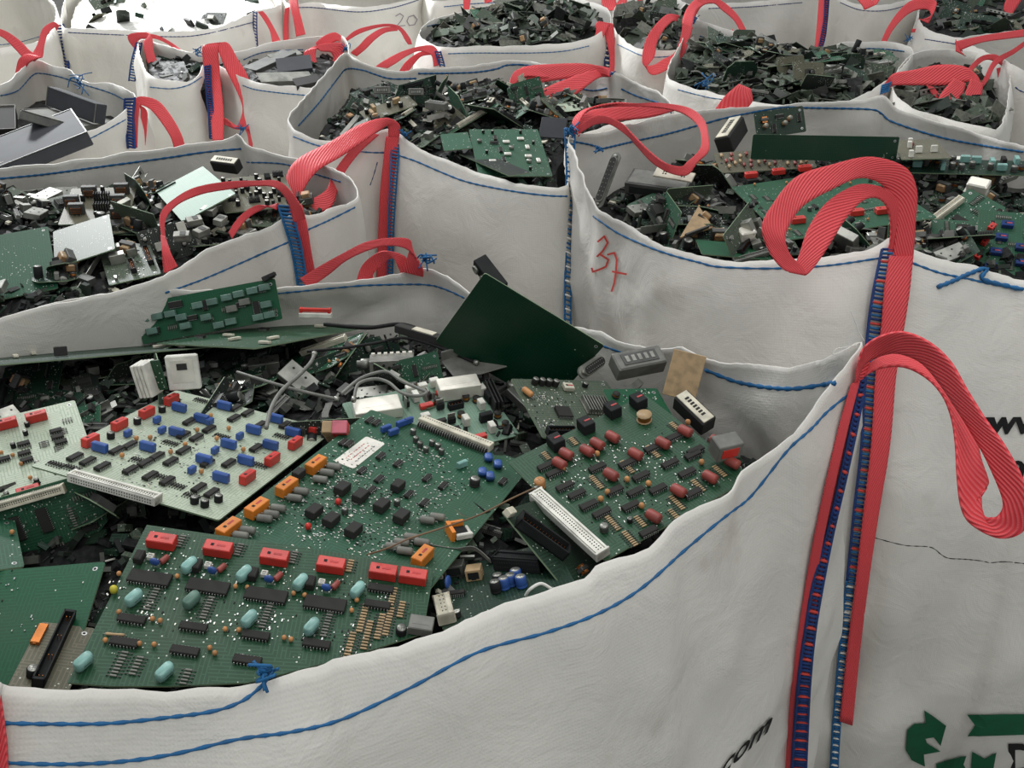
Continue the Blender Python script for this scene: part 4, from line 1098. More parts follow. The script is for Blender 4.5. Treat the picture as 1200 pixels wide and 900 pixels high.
def substrate(w, h, mat, notch=0, seed=0, th=.0016, clip=None, holes=True):
    rnd = random.Random(seed); m = MB()
    r = .003
    if clip: poly = clip
    else:
        poly = []
        for cx, cy, a0 in ((w / 2 - r, h / 2 - r, 0), (-w / 2 + r, h / 2 - r, 90), (-w / 2 + r, -h / 2 + r, 180), (w / 2 - r, -h / 2 + r, 270)):
            if notch and rnd.random() < notch:
                q = rnd.uniform(.01, .03); sx_, sy_ = (1 if cx > 0 else -1), (1 if cy > 0 else -1)
                a = (sx_ * w / 2, sy_ * (h / 2 - q)); b = (sx_ * (w / 2 - q * rnd.uniform(.6, 1.5)), sy_ * h / 2)
                mid = ((a[0] + b[0]) / 2 + rnd.uniform(-.003, .003), (a[1] + b[1]) / 2)
                seq = [a, mid, b]
                if sx_ * sy_ < 0: seq.reverse()
                poly += seq
            else:
                for k in range(3):
                    a = math.radians(a0 + 45 * k); poly.append((cx + r * math.cos(a), cy + r * math.sin(a)))
    m.prism(poly, -th, 0, mat, matside='pcb_edge')
    if holes:
        for sx_ in (-1, 1):
            for sy_ in (-1, 1):
                if rnd.random() < .7:
                    M = Matrix.Translation((sx_ * (w / 2 - .008), sy_ * (h / 2 - .008), 0))
                    m.lathe([(.0025, .0001), (.0012, .00015)], 'solder', 10, M=M, caps=False)
                    m.lathe([(.0013, .0001), (.0013, .0002)], 'black_plastic', 8, M=M)
    return m

# ---- hero boards fitted to where they lie
def fit_rect(px, z, prior=(0, 0, 1), lam=0.02):
    cx = sum(p[0] for p in px) / 4; cy = sum(p[1] for p in px) / 4
    C0 = np.array(P(cx, cy, z)); cm = np.array(CAM)
    rays = [np.array(ray(*p)) for p in px]
    prior = np.array(Vector(prior).normalized())
    def ev(n):
        Q = []
        for r in rays:
            dn = r @ n
            if abs(dn) < 1e-3: return 1e9, None
            t = ((C0 - cm) @ n) / dn
            if t < .1 or t > 12: return 1e9, None
            Q.append(cm + r * t)
        Q = np.array(Q)
        e1 = Q[1] - Q[0]; e2 = Q[2] - Q[1]; e3 = Q[3] - Q[2]; e4 = Q[0] - Q[3]
        per = (np.linalg.norm(e1) + np.linalg.norm(e2) + np.linalg.norm(e3) + np.linalg.norm(e4)) / 4
        par = np.linalg.norm(Q[0] - Q[1] + Q[2] - Q[3]) / per
        u = e1 - e3; v = e2 - e4
        ort = abs(u @ v) / (np.linalg.norm(u) * np.linalg.norm(v))
        tilt = 1 - n @ prior
        return par ** 2 + ort ** 2 + lam * tilt + max(0, per - .4) * 5, Q
    best = (1e9, None, None)
    pr = Vector(prior); t1 = pr.orthogonal().normalized(); t2 = pr.cross(t1)
    a0 = b0 = 0; rad = 1.2
    for it in range(5):
        for i in range(-8, 9):
            for j in range(-8, 9):
                a, b = a0 + rad * i / 8, b0 + rad * j / 8
                n = (pr + t1 * math.tan(max(-1.3, min(1.3, a))) + t2 * math.tan(max(-1.3, min(1.3, b)))).normalized()
                c, Q = ev(np.array(n))
                if c < best[0]: best = (c, (a, b), (n, Q))
        a0, b0 = best[1]; rad *= .3
    n, Q = best[2]
    C = Vector(Q.mean(axis=0))
    u = Vector((Q[1] - Q[0] + Q[2] - Q[3])) / 2; v = Vector((Q[0] - Q[3] + Q[1] - Q[2])) / 2
    w, h = u.length, v.length
    u.normalize(); v = (v - u * v.dot(u)).normalized()
    nn = u.cross(v)
    R = Matrix((u, v, nn)).transposed().to_4x4()
    return C, R, w, h, nn

class Hero:
    def __init__(s, name, label, cat, px, z, mat='pcb_green', prior=(0, 0, 1), lam=.3, notch=0, part='circuit_board', seed=0, th=.0018, sub=None, group=None, size=None, outline=None):
        s.C, s.R, s.w, s.h, s.n = fit_rect(px, z, prior, lam)
        if size: s.w, s.h = size
        s.root = bpy.data.objects.new(name, None); COL.objects.link(s.root)
        s.root.matrix_world = Matrix.Translation(s.C) @ s.R
        s.Mi = (Matrix.Translation(s.C) @ s.R).inverted()
        tag(s.root, label, cat, group)
        clip = [s.loc(*q) for q in outline] if outline else None
        if clip and sum(clip[i][0] * clip[(i + 1) % len(clip)][1] - clip[(i + 1) % len(clip)][0] * clip[i][1] for i in range(len(clip))) < 0: clip.reverse()
        if sub is None: s.board = link(part, substrate(s.w, s.h, mat, notch, seed, th, clip=clip, holes=not clip).mesh(part), s.root)
    def loc(s, px, py, hh=0.0):
        d = ray(px, py)
        o = s.C + s.n * hh
        t = (o - CAM).dot(s.n) / d.dot(s.n)
        q = s.Mi @ (CAM + d * t)
        return q.x, q.y
    def put(s, kind, px, py, rot=0, name=None, hh=0.0, lab=None, parent=None, zoff=0, **kw):
        x, y = s.loc(px, py, hh)
        o = link(name or kind, cmesh(kind, **kw), parent or s.root, Matrix.Translation((x, y, zoff)) @ Matrix.Rotation(math.radians(rot), 4, 'Z'))
        if lab: o['label'] = lab
        return o
    def dirof(s, a, b):
        xa, ya = s.loc(*a); xb, yb = s.loc(*b)
        return math.degrees(math.atan2(yb - ya, xb - xa)), math.hypot(xb - xa, yb - ya)
    def span(s, kind, a, b, name=None, flip=False, lab=None, hh=0, **kw):
        ang, L = s.dirof(a, b)
        xa, ya = s.loc(*a, hh); xb, yb = s.loc(*b, hh)
        o = link(name or kind, cmesh(kind, w=round(L, 4), **kw), s.root, Matrix.Translation(((xa + xb) / 2, (ya + yb) / 2, 0)) @ Matrix.Rotation(math.radians(ang + (180 if flip else 0)), 4, 'Z'))
        if lab: o['label'] = lab
        return o
    def scatter(s, kinds, n, seed, pad=.012, avoid=None, box=None, rots=(0, 90)):
        rnd = random.Random(seed); used = list(avoid or [])
        x0, y0, x1, y1 = box or (-s.w / 2 + pad, -s.h / 2 + pad, s.w / 2 - pad, s.h / 2 - pad)
        for i in range(n):
            kind, kw, r = rnd.choice(kinds)
            for t in range(12):
                x, y = rnd.uniform(x0, x1), rnd.uniform(y0, y1)
                if all((x - a) ** 2 + (y - b) ** 2 > (r + c) ** 2 for a, b, c in used): break
            else: continue
            used.append((x, y, r))
            link(kw.get('nm', kind), cmesh(kind, **{k: v for k, v in kw.items() if k != 'nm'}), s.root, Matrix.Translation((x, y, 0)) @ Matrix.Rotation(math.radians(rnd.choice(rots)), 4, 'Z'))
        return used

# ---------------------------------------------------------------- the scrap heaps in the bags
def inside(poly, x, y):
    c = False; n = len(poly); j = n - 1
    for i in range(n):
        xi, yi = poly[i][0], poly[i][1]; xj, yj = poly[j][0], poly[j][1]
        if (yi > y) != (yj > y) and x < (xj - xi) * (y - yi) / (yj - yi) + xi: c = not c
        j = i
    return c
HEAPS = {}
def heap(key, zback, zfront, mound=0.03, margin=0.03, rough=.012, nfrag=500, label=None, frag=(.006, .03), seed=5, xt=0.0, plates=0.0, base_mat='scrap_dark', pale=False):
    """the dark jumble of broken bits that fills the bag, as one loose mass"""
    B = BAGS[key]; rnd = random.Random(seed)
    rim = B.rim; c = Vector((sum(p.x for p in rim) / len(rim), sum(p.y for p in rim) / len(rim), 0))
    ys = [p.y for p in rim]; y0, y1 = min(ys), max(ys)
    ring = []
    for p in rim[::max(1, len(rim) // 90)]:
        d = Vector((p.x - c.x, p.y - c.y, 0)); L = d.length
        ring.append((c + d * max(.1, (L - margin) / L)))
    xs = [p.x for p in ring]; xc = c.x
    def hz(x, y, r=0.5):
        t = (y - y0) / (y1 - y0)
        return zfront + (zback - zfront) * t + mound * (1 - r * r) + xt * (x - xc)
    def rr(x, y):
        d = Vector((x - c.x, y - c.y, 0)); a = math.atan2(d.y, d.x)
        best = min(ring, key=lambda q: abs((math.atan2(q.y - c.y, q.x - c.x) - a + math.pi) % (2 * math.pi) - math.pi))
        return min(1, d.length / (Vector((best.x, best.y, 0)) - c).length)
    def H(x, y):
        r = rr(x, y)
        return hz(x, y, r) + rough * pnoise(x * 14, y * 14, seed) + rough * .6 * pnoise(x * 40, y * 40, seed)
    m = MB(); K = 22; n = len(ring)
    vs = []; fs = []
    for k in range(K + 1):
        t = k / K
        for p in ring:
            q = c.lerp(p, 1 - t * .97)
            vs.append((q.x, q.y, hz(q.x, q.y, 1 - t) + rough * pnoise(q.x * 14, q.y * 14, seed) + rough * .6 * pnoise(q.x * 40, q.y * 40, seed) - .006))
    for k in range(K):
        for i in range(n):
            j = (i + 1) % n; fs.append((k * n + i, k * n + j, (k + 1) * n + j, (k + 1) * n + i))
    fs.append(tuple(range(K * n, K * n + n)))
    # skirt down so the mass has depth
    base = len(vs)
    for p in ring: vs.append((p.x, p.y, zfront - .14))
    for i in range(n):
        j = (i + 1) % n; fs.append((j, i, base + i, base + j))
    m.add(vs, fs, base_mat, False)
    poly = [(p.x, p.y) for p in ring]
    x0, x1 = min(xs), max(xs)
    k = 0; tries = 0
    while k < nfrag and tries < nfrag * 6:
        tries += 1
        x, y = rnd.uniform(x0, x1), rnd.uniform(y0, y1)
        if not inside(poly, x, y): continue
        if rr(x, y) > .93: continue
        z = H(x, y)
        px = topx((x, y, z))
        if not (-60 < px[0] < 1260 and -40 < px[1] < 930): continue
        s = rnd.uniform(*frag)
        dims = (s, s * rnd.uniform(.15, .8), s * rnd.uniform(.08, .5))
        if plates and rnd.random() < plates: dims = (s * rnd.uniform(1.5, 3.2), s * rnd.uniform(.8, 1.8), .002)
        M = Matrix.Translation((x, y, z + rnd.uniform(-.002, .008))) @ Matrix.Rotation(rnd.uniform(0, 6.3), 4, 'Z') @ Matrix.Rotation(rnd.gauss(0, .6), 4, 'X') @ Matrix.Rotation(rnd.gauss(0, .5), 4, 'Y')
        m.box((0, 0, 0), dims, rnd.choice(['rubble_green', 'rubble_grey', 'rubble_green', 'scrap_green', 'scrap_dark', 'rubble_grey', 'pcb_grey', 'dark_tin', 'rubble_green'] if pale else ['scrap_dark', 'scrap_dark', 'scrap_green', 'scrap_green', 'scrap_grey', 'scrap_dark', 'black_plastic', 'dark_tin', 'scrap_grey', 'pcb_dark', 'pcb_dark', 'pcb_grey'] + (['tin', 'beige_plastic'] if k % 3 == 0 else [])), M)
        k += 1
    o = link('scrap_fragments', m.mesh('scrap_fragments'))
    tag(o, label, 'electronic scrap', kind='stuff')
    HEAPS[key] = (poly, H, (x0, y0, x1, y1))
    return o

# ---- generic scrap pieces: prototypes with parts
rndp = random.Random(11)
def place_part(root, kind, x, y, rot=0, name=None, **kw):
    return link(name or kind, cmesh(kind, **kw), root, Matrix.Translation((x, y, 0)) @ Matrix.Rotation(math.radians(rot), 4, 'Z'))
KITS = [
    [('chip', dict(), .011), ('chip', dict(w=.03, d=.012, n=12), .017), ('electrolytic', dict(), .006), ('electrolytic', dict(r=.007, h=.018), .008), ('resistor_row', dict(), .012), ('tantalum', dict(), .004)],
    [('electrolytic', dict(r=.008, h=.022), .009), ('heat_sink', dict(mat='dark_tin'), .016), ('transformer', dict(), .017), ('power_transistor', dict(), .007), ('coil', dict(), .007), ('film_capacitor', dict(mat='grey_plastic'), .01)],
    [('port_box', dict(), .012), ('port_box', dict(w=.024, h=.016), .015), ('box_header', dict(w=.04), .02), ('chip', dict(w=.022, d=.022, n=14), .016), ('crystal', dict(), .007), ('electrolytic', dict(r=.004, h=.008), .005)],
    [('chip', dict(), .011), ('resistor_row', dict(n=10), .016), ('lying_capacitor', dict(mat='resistor_grey'), .01), ('film_capacitor', dict(mat='dusty_black'), .01), ('pin_strip', dict(), .015), ('chip', dict(w=.025, d=.009, n=10), .014)],
]
def scrap_board(w, h, mat, kit, n, seed, name='scrap_circuit_board', edge=None):
    rnd = random.Random(seed)
    root = bpy.data.objects.new(name, None); COL.objects.link(root)
    sb = substrate(w, h, mat, .4, seed)
    PROTO['solder_dots'](sb, seed=seed, w=w * .9, d=h * .9, n=int(w * h * 9000), clump=5)
    link('circuit_board', sb.mesh('circuit_board'), root)
    used = []
    if edge:
        k, kw = edge
        place_part(root, k, 0, -h / 2 + .009, 0, **kw); used.append((0, -h / 2 + .006, .016)); used += [(s * w * .25, -h / 2 + .006, .016) for s in (-1, 1)]
    for i in range(n):
        kind, kw, r = rnd.choice(KITS[kit])
        for t in range(15):
            x, y = rnd.uniform(-w / 2 + r, w / 2 - r), rnd.uniform(-h / 2 + r, h / 2 - r)
            if all((x - a) ** 2 + (y - b) ** 2 > (r + c) ** 2 * .8 for a, b, c in used):
                used.append((x, y, r)); place_part(root, kind, x, y, rnd.choice((0, 90)), **kw); break
    return root
def metal_piece(kind, seed):
    rnd = random.Random(seed); root = bpy.data.objects.new(kind, None); COL.objects.link(root)
    m = MB()
    if kind == 'metal_shield':
        w, d, h = .06, .035, .014
        m.box((0, 0, h / 2), (w, d, h), 'tin', ch=.001)
        for i in range(4): m.lathe([(.0022, h), (.0018, h + .0003)], 'black_plastic', 8, M=Matrix.Translation((-w * .3 + i * w * .2, (-1) ** i * d * .2, 0)))
        link('can', m.mesh('can'), root)
        m2 = MB(); m2.lathe([(.005, 0), (.005, .01), (.0035, .0105), (.0035, .014)], 'tin', 12, M=Matrix.Translation((w / 2, 0, h / 2)) @ Matrix.Rotation(math.pi / 2, 4, 'Y'))
        link('coax_socket', m2.mesh('coax_socket'), root)
    elif kind == 'metal_bracket':
        w, d = .11, .018
        m.box((0, 0, .0006), (w, d, .0012), 'tin'); m.box((0, d / 2, .006), (w, .0012, .012), 'tin')
        for i in range(5): m.box((-w * .36 + i * w * .18, 0, .0013), (.01, .007, .0004), 'black_plastic')
        link('plate', m.mesh('plate'), root)
        m2 = MB(); m2.box((w / 2 + .004, 0, .004), (.01, d, .0012), 'tin'); link('tab', m2.mesh('tab'), root)
    elif kind == 'loose_connector':
        PROTO['edge_connector'](m, w=.07, n=24, mat='grey_plastic'); link('housing', m.mesh('housing'), root)
        m2 = MB()
        for i in range(20): m2.box((-.03 + i * .0031, 0, -.003), (.0006, .0006, .006), 'tin')
        link('pins', m2.mesh('pins'), root)
    elif kind == 'ribbon_cable':
        pts = catmull([(-.05, 0, 0), (-.02, .004, .014), (.012, -.003, .010), (.05, .006, .003)], 6)
        for k in range(8): m.tube([p + Vector((0, k * .0013, 0)) for p in pts], .0007, 'cable_grey', 5)
        link('wires', m.mesh('wires'), root)
        m2 = MB(); m2.box((.054, .010, .003), (.008, .016, .005), 'black_plastic', ch=.0006); link('plug', m2.mesh('plug'), root)
    elif kind == 'large_capacitor':
        R = Matrix.Rotation(math.pi / 2, 4, 'Y')
        PROTO['electrolytic'](m, r=.009, h=.034); link('can', m.mesh('can'), root, R)
        m2 = MB()
        for s in (-1, 1): m2.tube([(0, s * .003, 0), (-.008, s * .004, .001), (-.014, s * .006, -.004)], .0005, 'tin', 5)
        link('lead', m2.mesh('lead'), root)
    elif kind == 'transformer_block':
        PROTO['transformer'](m, w=.034, d=.030, h=.028); link('core', m.mesh('core'), root)
        m2 = MB(); m2.box((0, 0, -.0015), (.036, .032, .003), 'black_plastic', ch=.0005); link('base', m2.mesh('base'), root)
    return root
BOARDS = [
    scrap_board(.15, .09, 'pcb_green', 0, 14, 21, edge=('edge_connector', dict(w=.09))),
    scrap_board(.12, .085, 'pcb_dark', 1, 10, 22),
    scrap_board(.13, .08, 'pcb_grey', 2, 11, 23, edge=('box_header', dict(w=.06, n=16))),
    scrap_board(.10, .07, 'pcb_tan', 1, 9, 24),
    scrap_board(.16, .10, 'pcb_dark', 3, 16, 25, edge=('edge_connector', dict(w=.08, mat='black_plastic'))),
    scrap_board(.09, .06, 'pcb_black', 2, 8, 26),
    scrap_board(.11, .08, 'pcb_green', 3, 12, 27),
    scrap_board(.14, .05, 'pcb_black', 1, 9, 28),
    scrap_board(.12, .09, 'pcb_pale_glare', 0, 10, 29),
    scrap_board(.08, .06, 'pcb_grey', 2, 8, 30),
]
BDESC = ['green scrap board with beige edge connector', 'dark green scrap board with coils', 'grey green scrap board with metal port boxes',
         'tan scrap board with capacitors', 'large dark green scrap chip board', 'small black scrap board with ports', 'green scrap board with resistor rows',
         'narrow black scrap power board', 'pale grey green scrap board with chips', 'small grey green scrap board with ports']
PIECES = [metal_piece(k, i) for i, k in enumerate(['metal_shield', 'metal_bracket', 'loose_connector', 'ribbon_cable', 'large_capacitor', 'transformer_block'])]
PDESC = ['silver metal shield can', 'silver slotted metal bracket', 'grey loose edge connector', 'grey ribbon cable scrap', 'black loose capacitor', 'loose transformer block']
PCAT = ['shield can', 'bracket', 'connector', 'cable', 'capacitor', 'transformer']
# far copies: one merged mesh per kind
def merged(root, name):
    vs = []; fs = []; mi = []; mats = []; sm = []
    for ch in root.children:
        me = ch.data; o = len(vs); M = ch.matrix_local
        vs += [tuple(M @ v.co) for v in me.vertices]
        mp = []
        for mt in me.materials:
            if mt not in mats: mats.append(mt)
            mp.append(mats.index(mt))
        for f in me.polygons:
            fs.append([i + o for i in f.vertices]); mi.append(mp[f.material_index]); sm.append(f.use_smooth)
    me = bpy.data.meshes.new(name); me.from_pydata(vs, [], fs)
    for m_ in mats: me.materials.append(m_)
    me.polygons.foreach_set('material_index', mi); me.polygons.foreach_set('use_smooth', sm)
    return me
FARM = [merged(r, r.name.split('.')[0]) for r in BOARDS + PIECES]
for r in BOARDS + PIECES: r['_proto'] = 1
USED = []
def fill(key, n, where, seed, far=False, kinds=None, piece=.3, tilt=.35, steep=.2, lift=.0, scale=(.8, 1.1), win=None, yaw=3.14, avoid=()):
    poly, H, bb = HEAPS[key]; rnd = random.Random(seed)
    tries = k = 0
    while k < n and tries < n * 60:
        tries += 1
        x, y = rnd.uniform(bb[0], bb[2]), rnd.uniform(bb[1], bb[3])
        if not inside(poly, x, y): continue
        z = H(x, y); q = topx((x, y, z))
        if not (-25 < q[0] < 1225 and -20 < q[1] < 905): continue
        if any(a <= q[0] <= c and b <= q[1] <= d for a, b, c, d in avoid): continue
        if win and not any(a <= q[0] <= c and b <= q[1] <= d for a, b, c, d in win): continue
        isp = rnd.random() < piece
        i = rnd.randrange(len(PIECES)) if isp else rnd.choice(kinds or range(len(BOARDS)))
        # keep the whole piece inside the cloth
        rad = (.04 if isp else .085) * scale[1]
        if not all(inside(poly, x + rad * math.cos(a), y + rad * math.sin(a)) for a in (0, .79, 1.57, 2.36, 3.14, 3.93, 4.71, 5.5)): continue
        st = rnd.random() < steep
        rx = rnd.gauss(0, tilt); ry = rnd.gauss(0, tilt)
        if st: rx = rnd.choice((-1, 1)) * rnd.uniform(.9, 1.5)
        M = Matrix.Translation((x, y, z + lift + rnd.uniform(0, .012) + (.012 if st else 0))) @ Matrix.Rotation(rnd.uniform(-yaw, yaw), 4, 'Z') @ Matrix.Rotation(rx, 4, 'X') @ Matrix.Rotation(ry, 4, 'Y')
        sc = rnd.uniform(*scale)
        if far and i == 8: i = 9
        M = M @ Matrix.Diagonal((sc, sc, sc, 1))
        src = (PIECES if isp else BOARDS)[i]
        if far:
            o = link(src.name.split('.')[0], FARM[i + (len(BOARDS) if isp else 0)])
        else: o = copy_tree(src)
        o.matrix_world = M
        d = (PDESC if isp else BDESC)[i]
        lab = '%s in the %s' % (d, where)
        tag(o, lab, PCAT[i] if isp else 'circuit board', '%s, %s' % (d, where))
        if '_proto' in o: del o['_proto']
        USED.append(o); k += 1
# ---------------------------------------------------------------- heaps
heap('A', .775, .855, mound=.012, margin=.035, nfrag=2600, label='dark jumble of broken bits under the boards in the nearest bag', frag=(.004, .022), seed=5)
heap('B', .84, .86, mound=.02, margin=.035, nfrag=2200, label='dark jumble of broken bits in the bag marked 37', frag=(.004, .024), seed=6)
heap('C', .855, .86, mound=.04, margin=.03, nfrag=1500, label='jumble of small broken bits in the middle bag', frag=(.005, .025), seed=7)
heap('F', .83, .86, mound=.02, margin=.03, nfrag=1500, label='jumble of small broken bits in the left bag with silver parts', frag=(.005, .025), seed=8)
heap('D', .80, .83, mound=.05, margin=.02, nfrag=700, label='jumble of small broken bits in the upper right bag', frag=(.01, .04), seed=9, plates=.4, pale=True)
heap('J', .78, .80, mound=.06, margin=.02, nfrag=520, label='jumble of small broken bits in the bag near the top centre', frag=(.01, .045), seed=10, plates=.4, pale=True)
heap('K', .78, .79, mound=.05, margin=.02, nfrag=160, label='brownish jumble of bits in the bag with the drooping handle', frag=(.01, .05), seed=12, plates=.4, pale=True)
heap('M', .78, .80, mound=.07, margin=.02, nfrag=220, label='jumble of broken bits in the bag at the top right corner', frag=(.01, .045), seed=13, plates=.4, pale=True)
heap('N', .80, .82, mound=.03, margin=.015, nfrag=200, label='jumble of broken bits in the bag under the crossed handles', frag=(.01, .04), seed=14, plates=.4, pale=True)
heap('H', .76, .775, mound=.05, margin=.02, nfrag=14, label='few broken bits on a glare-white filling in the bag at the back left', frag=(.02, .06), seed=15, base_mat='thread_white')  # white base paints the daylight glare over the contents
heap('G', .79, .80, mound=.03, margin=.02, nfrag=60, label='loose bits under the sheet metal', frag=(.01, .04), seed=16)
heap('E', .80, .80, mound=.0, margin=.02, nfrag=50, label='loose bits under the grey casings', frag=(.01, .04), seed=17)

# generic scrap
fill('A', 66, 'nearest bag', 101, piece=.4, tilt=.3, steep=.22, scale=(.65, .95), kinds=[0, 1, 4, 5, 6, 7, 9], win=[(-10, 380, 560, 520), (560, 400, 880, 500), (480, 600, 720, 760), (30, 600, 150, 640)])
fill('B', 72, 'bag marked 37', 102, avoid=[(835, 160, 1105, 290), (1125, 240, 1225, 330), (700, 190, 830, 250)], piece=.35, tilt=.3, steep=.2, lift=.006, scale=(.75, 1.15), kinds=[0, 1, 2, 4, 5, 6, 7])
fill('C', 72, 'middle bag', 103, avoid=[(512, 148, 655, 214)], piece=.4, tilt=.35, steep=.2, lift=.006, scale=(.65, 1.0))
fill('F', 66, 'left bag', 104, avoid=[(180, 190, 268, 285), (55, 248, 142, 318), (-30, 268, 62, 350)], piece=.4, tilt=.25, steep=.15, lift=.005, scale=(.65, 1.0), kinds=[2, 3, 5, 7, 9, 1])
fill('D', 75, 'upper right bag', 105, far=True, piece=.25, tilt=.25, scale=(.6, 1.05), yaw=.6, lift=.006)
fill('J', 44, 'bag near the top centre', 106, far=True, piece=.4, tilt=.5, scale=(.6, 1.0))
fill('K', 24, 'drooping handle bag', 107, far=True, piece=.2, tilt=.3, kinds=[3, 5, 7, 9], scale=(.7, 1.1))
fill('M', 28, 'bag at the top right corner', 108, far=True, piece=.3, tilt=.4, scale=(.7, 1.0))
fill('N', 16, 'bag under the crossed handles', 109, far=True, piece=.3, tilt=.3, scale=(.6, .9))
fill('H', 9, 'bag at the back left', 110, far=True, piece=.1, tilt=.3, scale=(.8, 1.2))

# ---------------------------------------------------------------- hero boards of the nearest bag
R_ = Hero('relay_circuit_board', 'green circuit board at the front with seven red relays and teal capacitors', 'circuit board', [(172, 615), (509, 666), (490, 800), (68, 818)], .887, mat='pcb_relay_green', outline=[(172, 615), (340, 639), (509, 666), (502, 706), (496, 742), (440, 760), (400, 772), (330, 790), (290, 800), (200, 804), (130, 804), (79, 800)])
ang = R_.dirof((190, 640), (484, 684))[0]
for x, y in ((190, 636), (256, 645), (322, 655), (388, 664), (449, 672), (484, 677)):
    R_.put('relay', x, y, ang, w=.026, d=.0125, h=.011, hh=.004)
for i, (x, y) in enumerate(((222, 664), (286, 674), (352, 684), (419, 693), (157, 702), (292, 727), (365, 736), (98, 777), (193, 789))):
    R_.put('pillow_capacitor', x, y, ang + 68, name='capacitor', w=.0165, d=.0095, h=.012, hh=.005)
R_.put('pillow_capacitor', 225, 709, ang + 68, name='capacitor', w=.017, d=.010, h=.012, mat='cap_dimteal', lab='dusty teal capacitor')
for x, y in ((176, 680), (244, 690), (312, 700), (381, 710)): R_.put('chip', x, y, ang, w=.038, d=.014, n=14)
for x, y in ((155, 728), (227, 737), (300, 747), (371, 757), (146, 755), (217, 765), (290, 776), (446, 692), (442, 711)): R_.put('chip', x, y, ang, w=.024, d=.008, n=8)
for x, y in ((140, 675), (208, 678), (276, 690), (290, 691), (344, 698), (357, 700), (418, 706), (412, 718), (140, 720), (179, 728), (188, 730), (264, 740), (280, 741), (124, 753), (164, 757), (181, 758), (252, 768), (333, 750), (341, 752), (246, 762)):
    R_.put('tantalum', x, y, r=.0023, mat='cap_tan')
R_.put('tantalum', 134, 695, r=.0036, mat='cap_yellow', lab='yellow bead capacitor')
for x, y in ((180, 664), (247, 674), (313, 684), (380, 694)):
    R_.put('trimmer', x - 3, y - 9, ang, mat='white_plastic', w=.006, lab='white trimmer')
    R_.put('disc_capacitor', x + 2, y, ang, r=.0045, mat='cap_blue')
    R_.put('film_capacitor', x - 16, y - 7, ang + 90, w=.012, d=.008, h=.008, mat='chip_black', name='transistor')
    R_.put('lying_capacitor', x + 13, y - 5, ang + 68, w=.010, r=.003, mat='cap_brown')
for x, y, n in ((178, 703, 8), (243, 713, 8), (312, 722, 9), (383, 732, 9), (140, 779, 8), (160, 781, 6), (218, 794, 5), (212, 635, 5), (280, 645, 5), (344, 654, 5), (410, 664, 5), (425, 725, 10), (455, 729, 10), (430, 745, 10), (460, 700, 7), (410, 757, 9), (445, 735, 9), (470, 715, 6)):
    R_.put('resistor_row', x, y, ang, n=n, pitch=.0033, w=.0115, mat='resistor_grey' if x < 400 else 'resistor_tan')
R_.put('electrolytic', 470, 742, r=.005, h=.008)
R_.put('film_capacitor', 493, 738, ang, w=.022, d=.016, h=.010, mat='grey_plastic', name='connector_block')
R_.put('solder_dots', 290, 705, ang, w=.25, d=.085, n=320, seed=4, clump=18, name='solder_joints')
R_.put('resistor', 135, 745, ang + 5, mat='resistor_tan', w=.016)

W_ = Hero('filter_circuit_board', 'pale green circuit board at the left with blue and red box capacitors', 'circuit board', [(30, 547), (210, 457), (388, 505), (262, 608)], .868, mat='pcb_pale_glare')
# corner order gives u along the upper left edge
a1 = W_.dirof((105, 515), (201, 467))[0]
for x, y in ((106, 517), (140, 498), (172, 484), (201, 469), (290, 560), (319, 539), (346, 520), (370, 503)):
    W_.put('relay', x, y, a1, w=.021, d=.009, h=.011, hh=.005)
a2 = W_.dirof((150, 500), (262, 530))[0]
for x, y in ((117, 526), (173, 525), (207, 508), (236, 492), (263, 477), (210, 479), (239, 540), (268, 522), (297, 505), (323, 492), (259, 561), (288, 541), (317, 523), (343, 508)):
    W_.put('film_capacitor', x, y, a2, w=.019, d=.0065, h=.0105, hh=.004)
for x, y in ((184, 494), (225, 553), (246, 496), (281, 513), (252, 530), (150, 510), (190, 506)): W_.put('film_capacitor', x, y + 2, a1, w=.010, d=.006, h=.008, mat='cap_blue')
for x, y in ((88, 538), (103, 543), (120, 549), (137, 530), (153, 553), (170, 545), (184, 537), (200, 543), (215, 530), (230, 515), (245, 505), (152, 524), (176, 560), (196, 566), (233, 574), (248, 580), (215, 512), (222, 496), (274, 492), (290, 486), (268, 545), (305, 500), (334, 500), (300, 527), (243, 545), (276, 480)):
    W_.put('chip', x, y, a1, w=.019, d=.008, n=8)
for x, y in ((66, 545), (84, 549), (190, 560), (207, 570), (163, 540), (225, 582), (260, 512), (330, 512), (305, 546), (200, 520), (236, 470)):
    W_.put('resistor_row', x, y, a1, n=6, pitch=.0035, w=.011, mat='dusty_black')
for x, y in ((200, 533), (217, 524), (231, 507), (247, 490), (254, 517), (236, 556), (268, 505), (160, 517), (143, 537), (285, 530), (176, 516)):
    W_.put('tantalum', x, y, r=.0028, mat='cap_tan')
for x, y in ((130, 514), (161, 497), (190, 483), (228, 590), (240, 594), (256, 588)): W_.put('electrolytic', x, y, r=.0045, h=.008)
W_.span('edge_connector', (84, 562), (186, 591), d=.013, h=.009, flip=False, lab='white edge connector', mat='white_plastic')
W_.put('solder_dots', 210, 535, a1, w=.15, d=.15, n=260, seed=9, clump=14, name='solder_joints')

L_b = Hero('pale_circuit_board', 'pale whitish circuit board at the left edge under the pale green one', 'circuit board', [(-70, 500), (90, 474), (118, 560), (-60, 625)], .845, mat='pcb_pale_glare', lam=.5)
al = L_b.dirof((12, 495), (43, 487))[0]
for x, y in ((8, 498), (43, 490), (34, 578)): L_b.put('relay', x, y, al, w=.024, d=.009, h=.012, hh=.004)
for x, y in ((28, 522), (29, 533), (32, 541), (66, 507), (68, 514), (72, 520), (5, 540)): L_b.put('chip', x, y, al, w=.014, d=.007, n=5)
L_b.scatter([('electrolytic', dict(r=.003, h=.007), .004), ('tantalum', dict(), .004), ('resistor_row', dict(n=4), .008)], 26, 3)

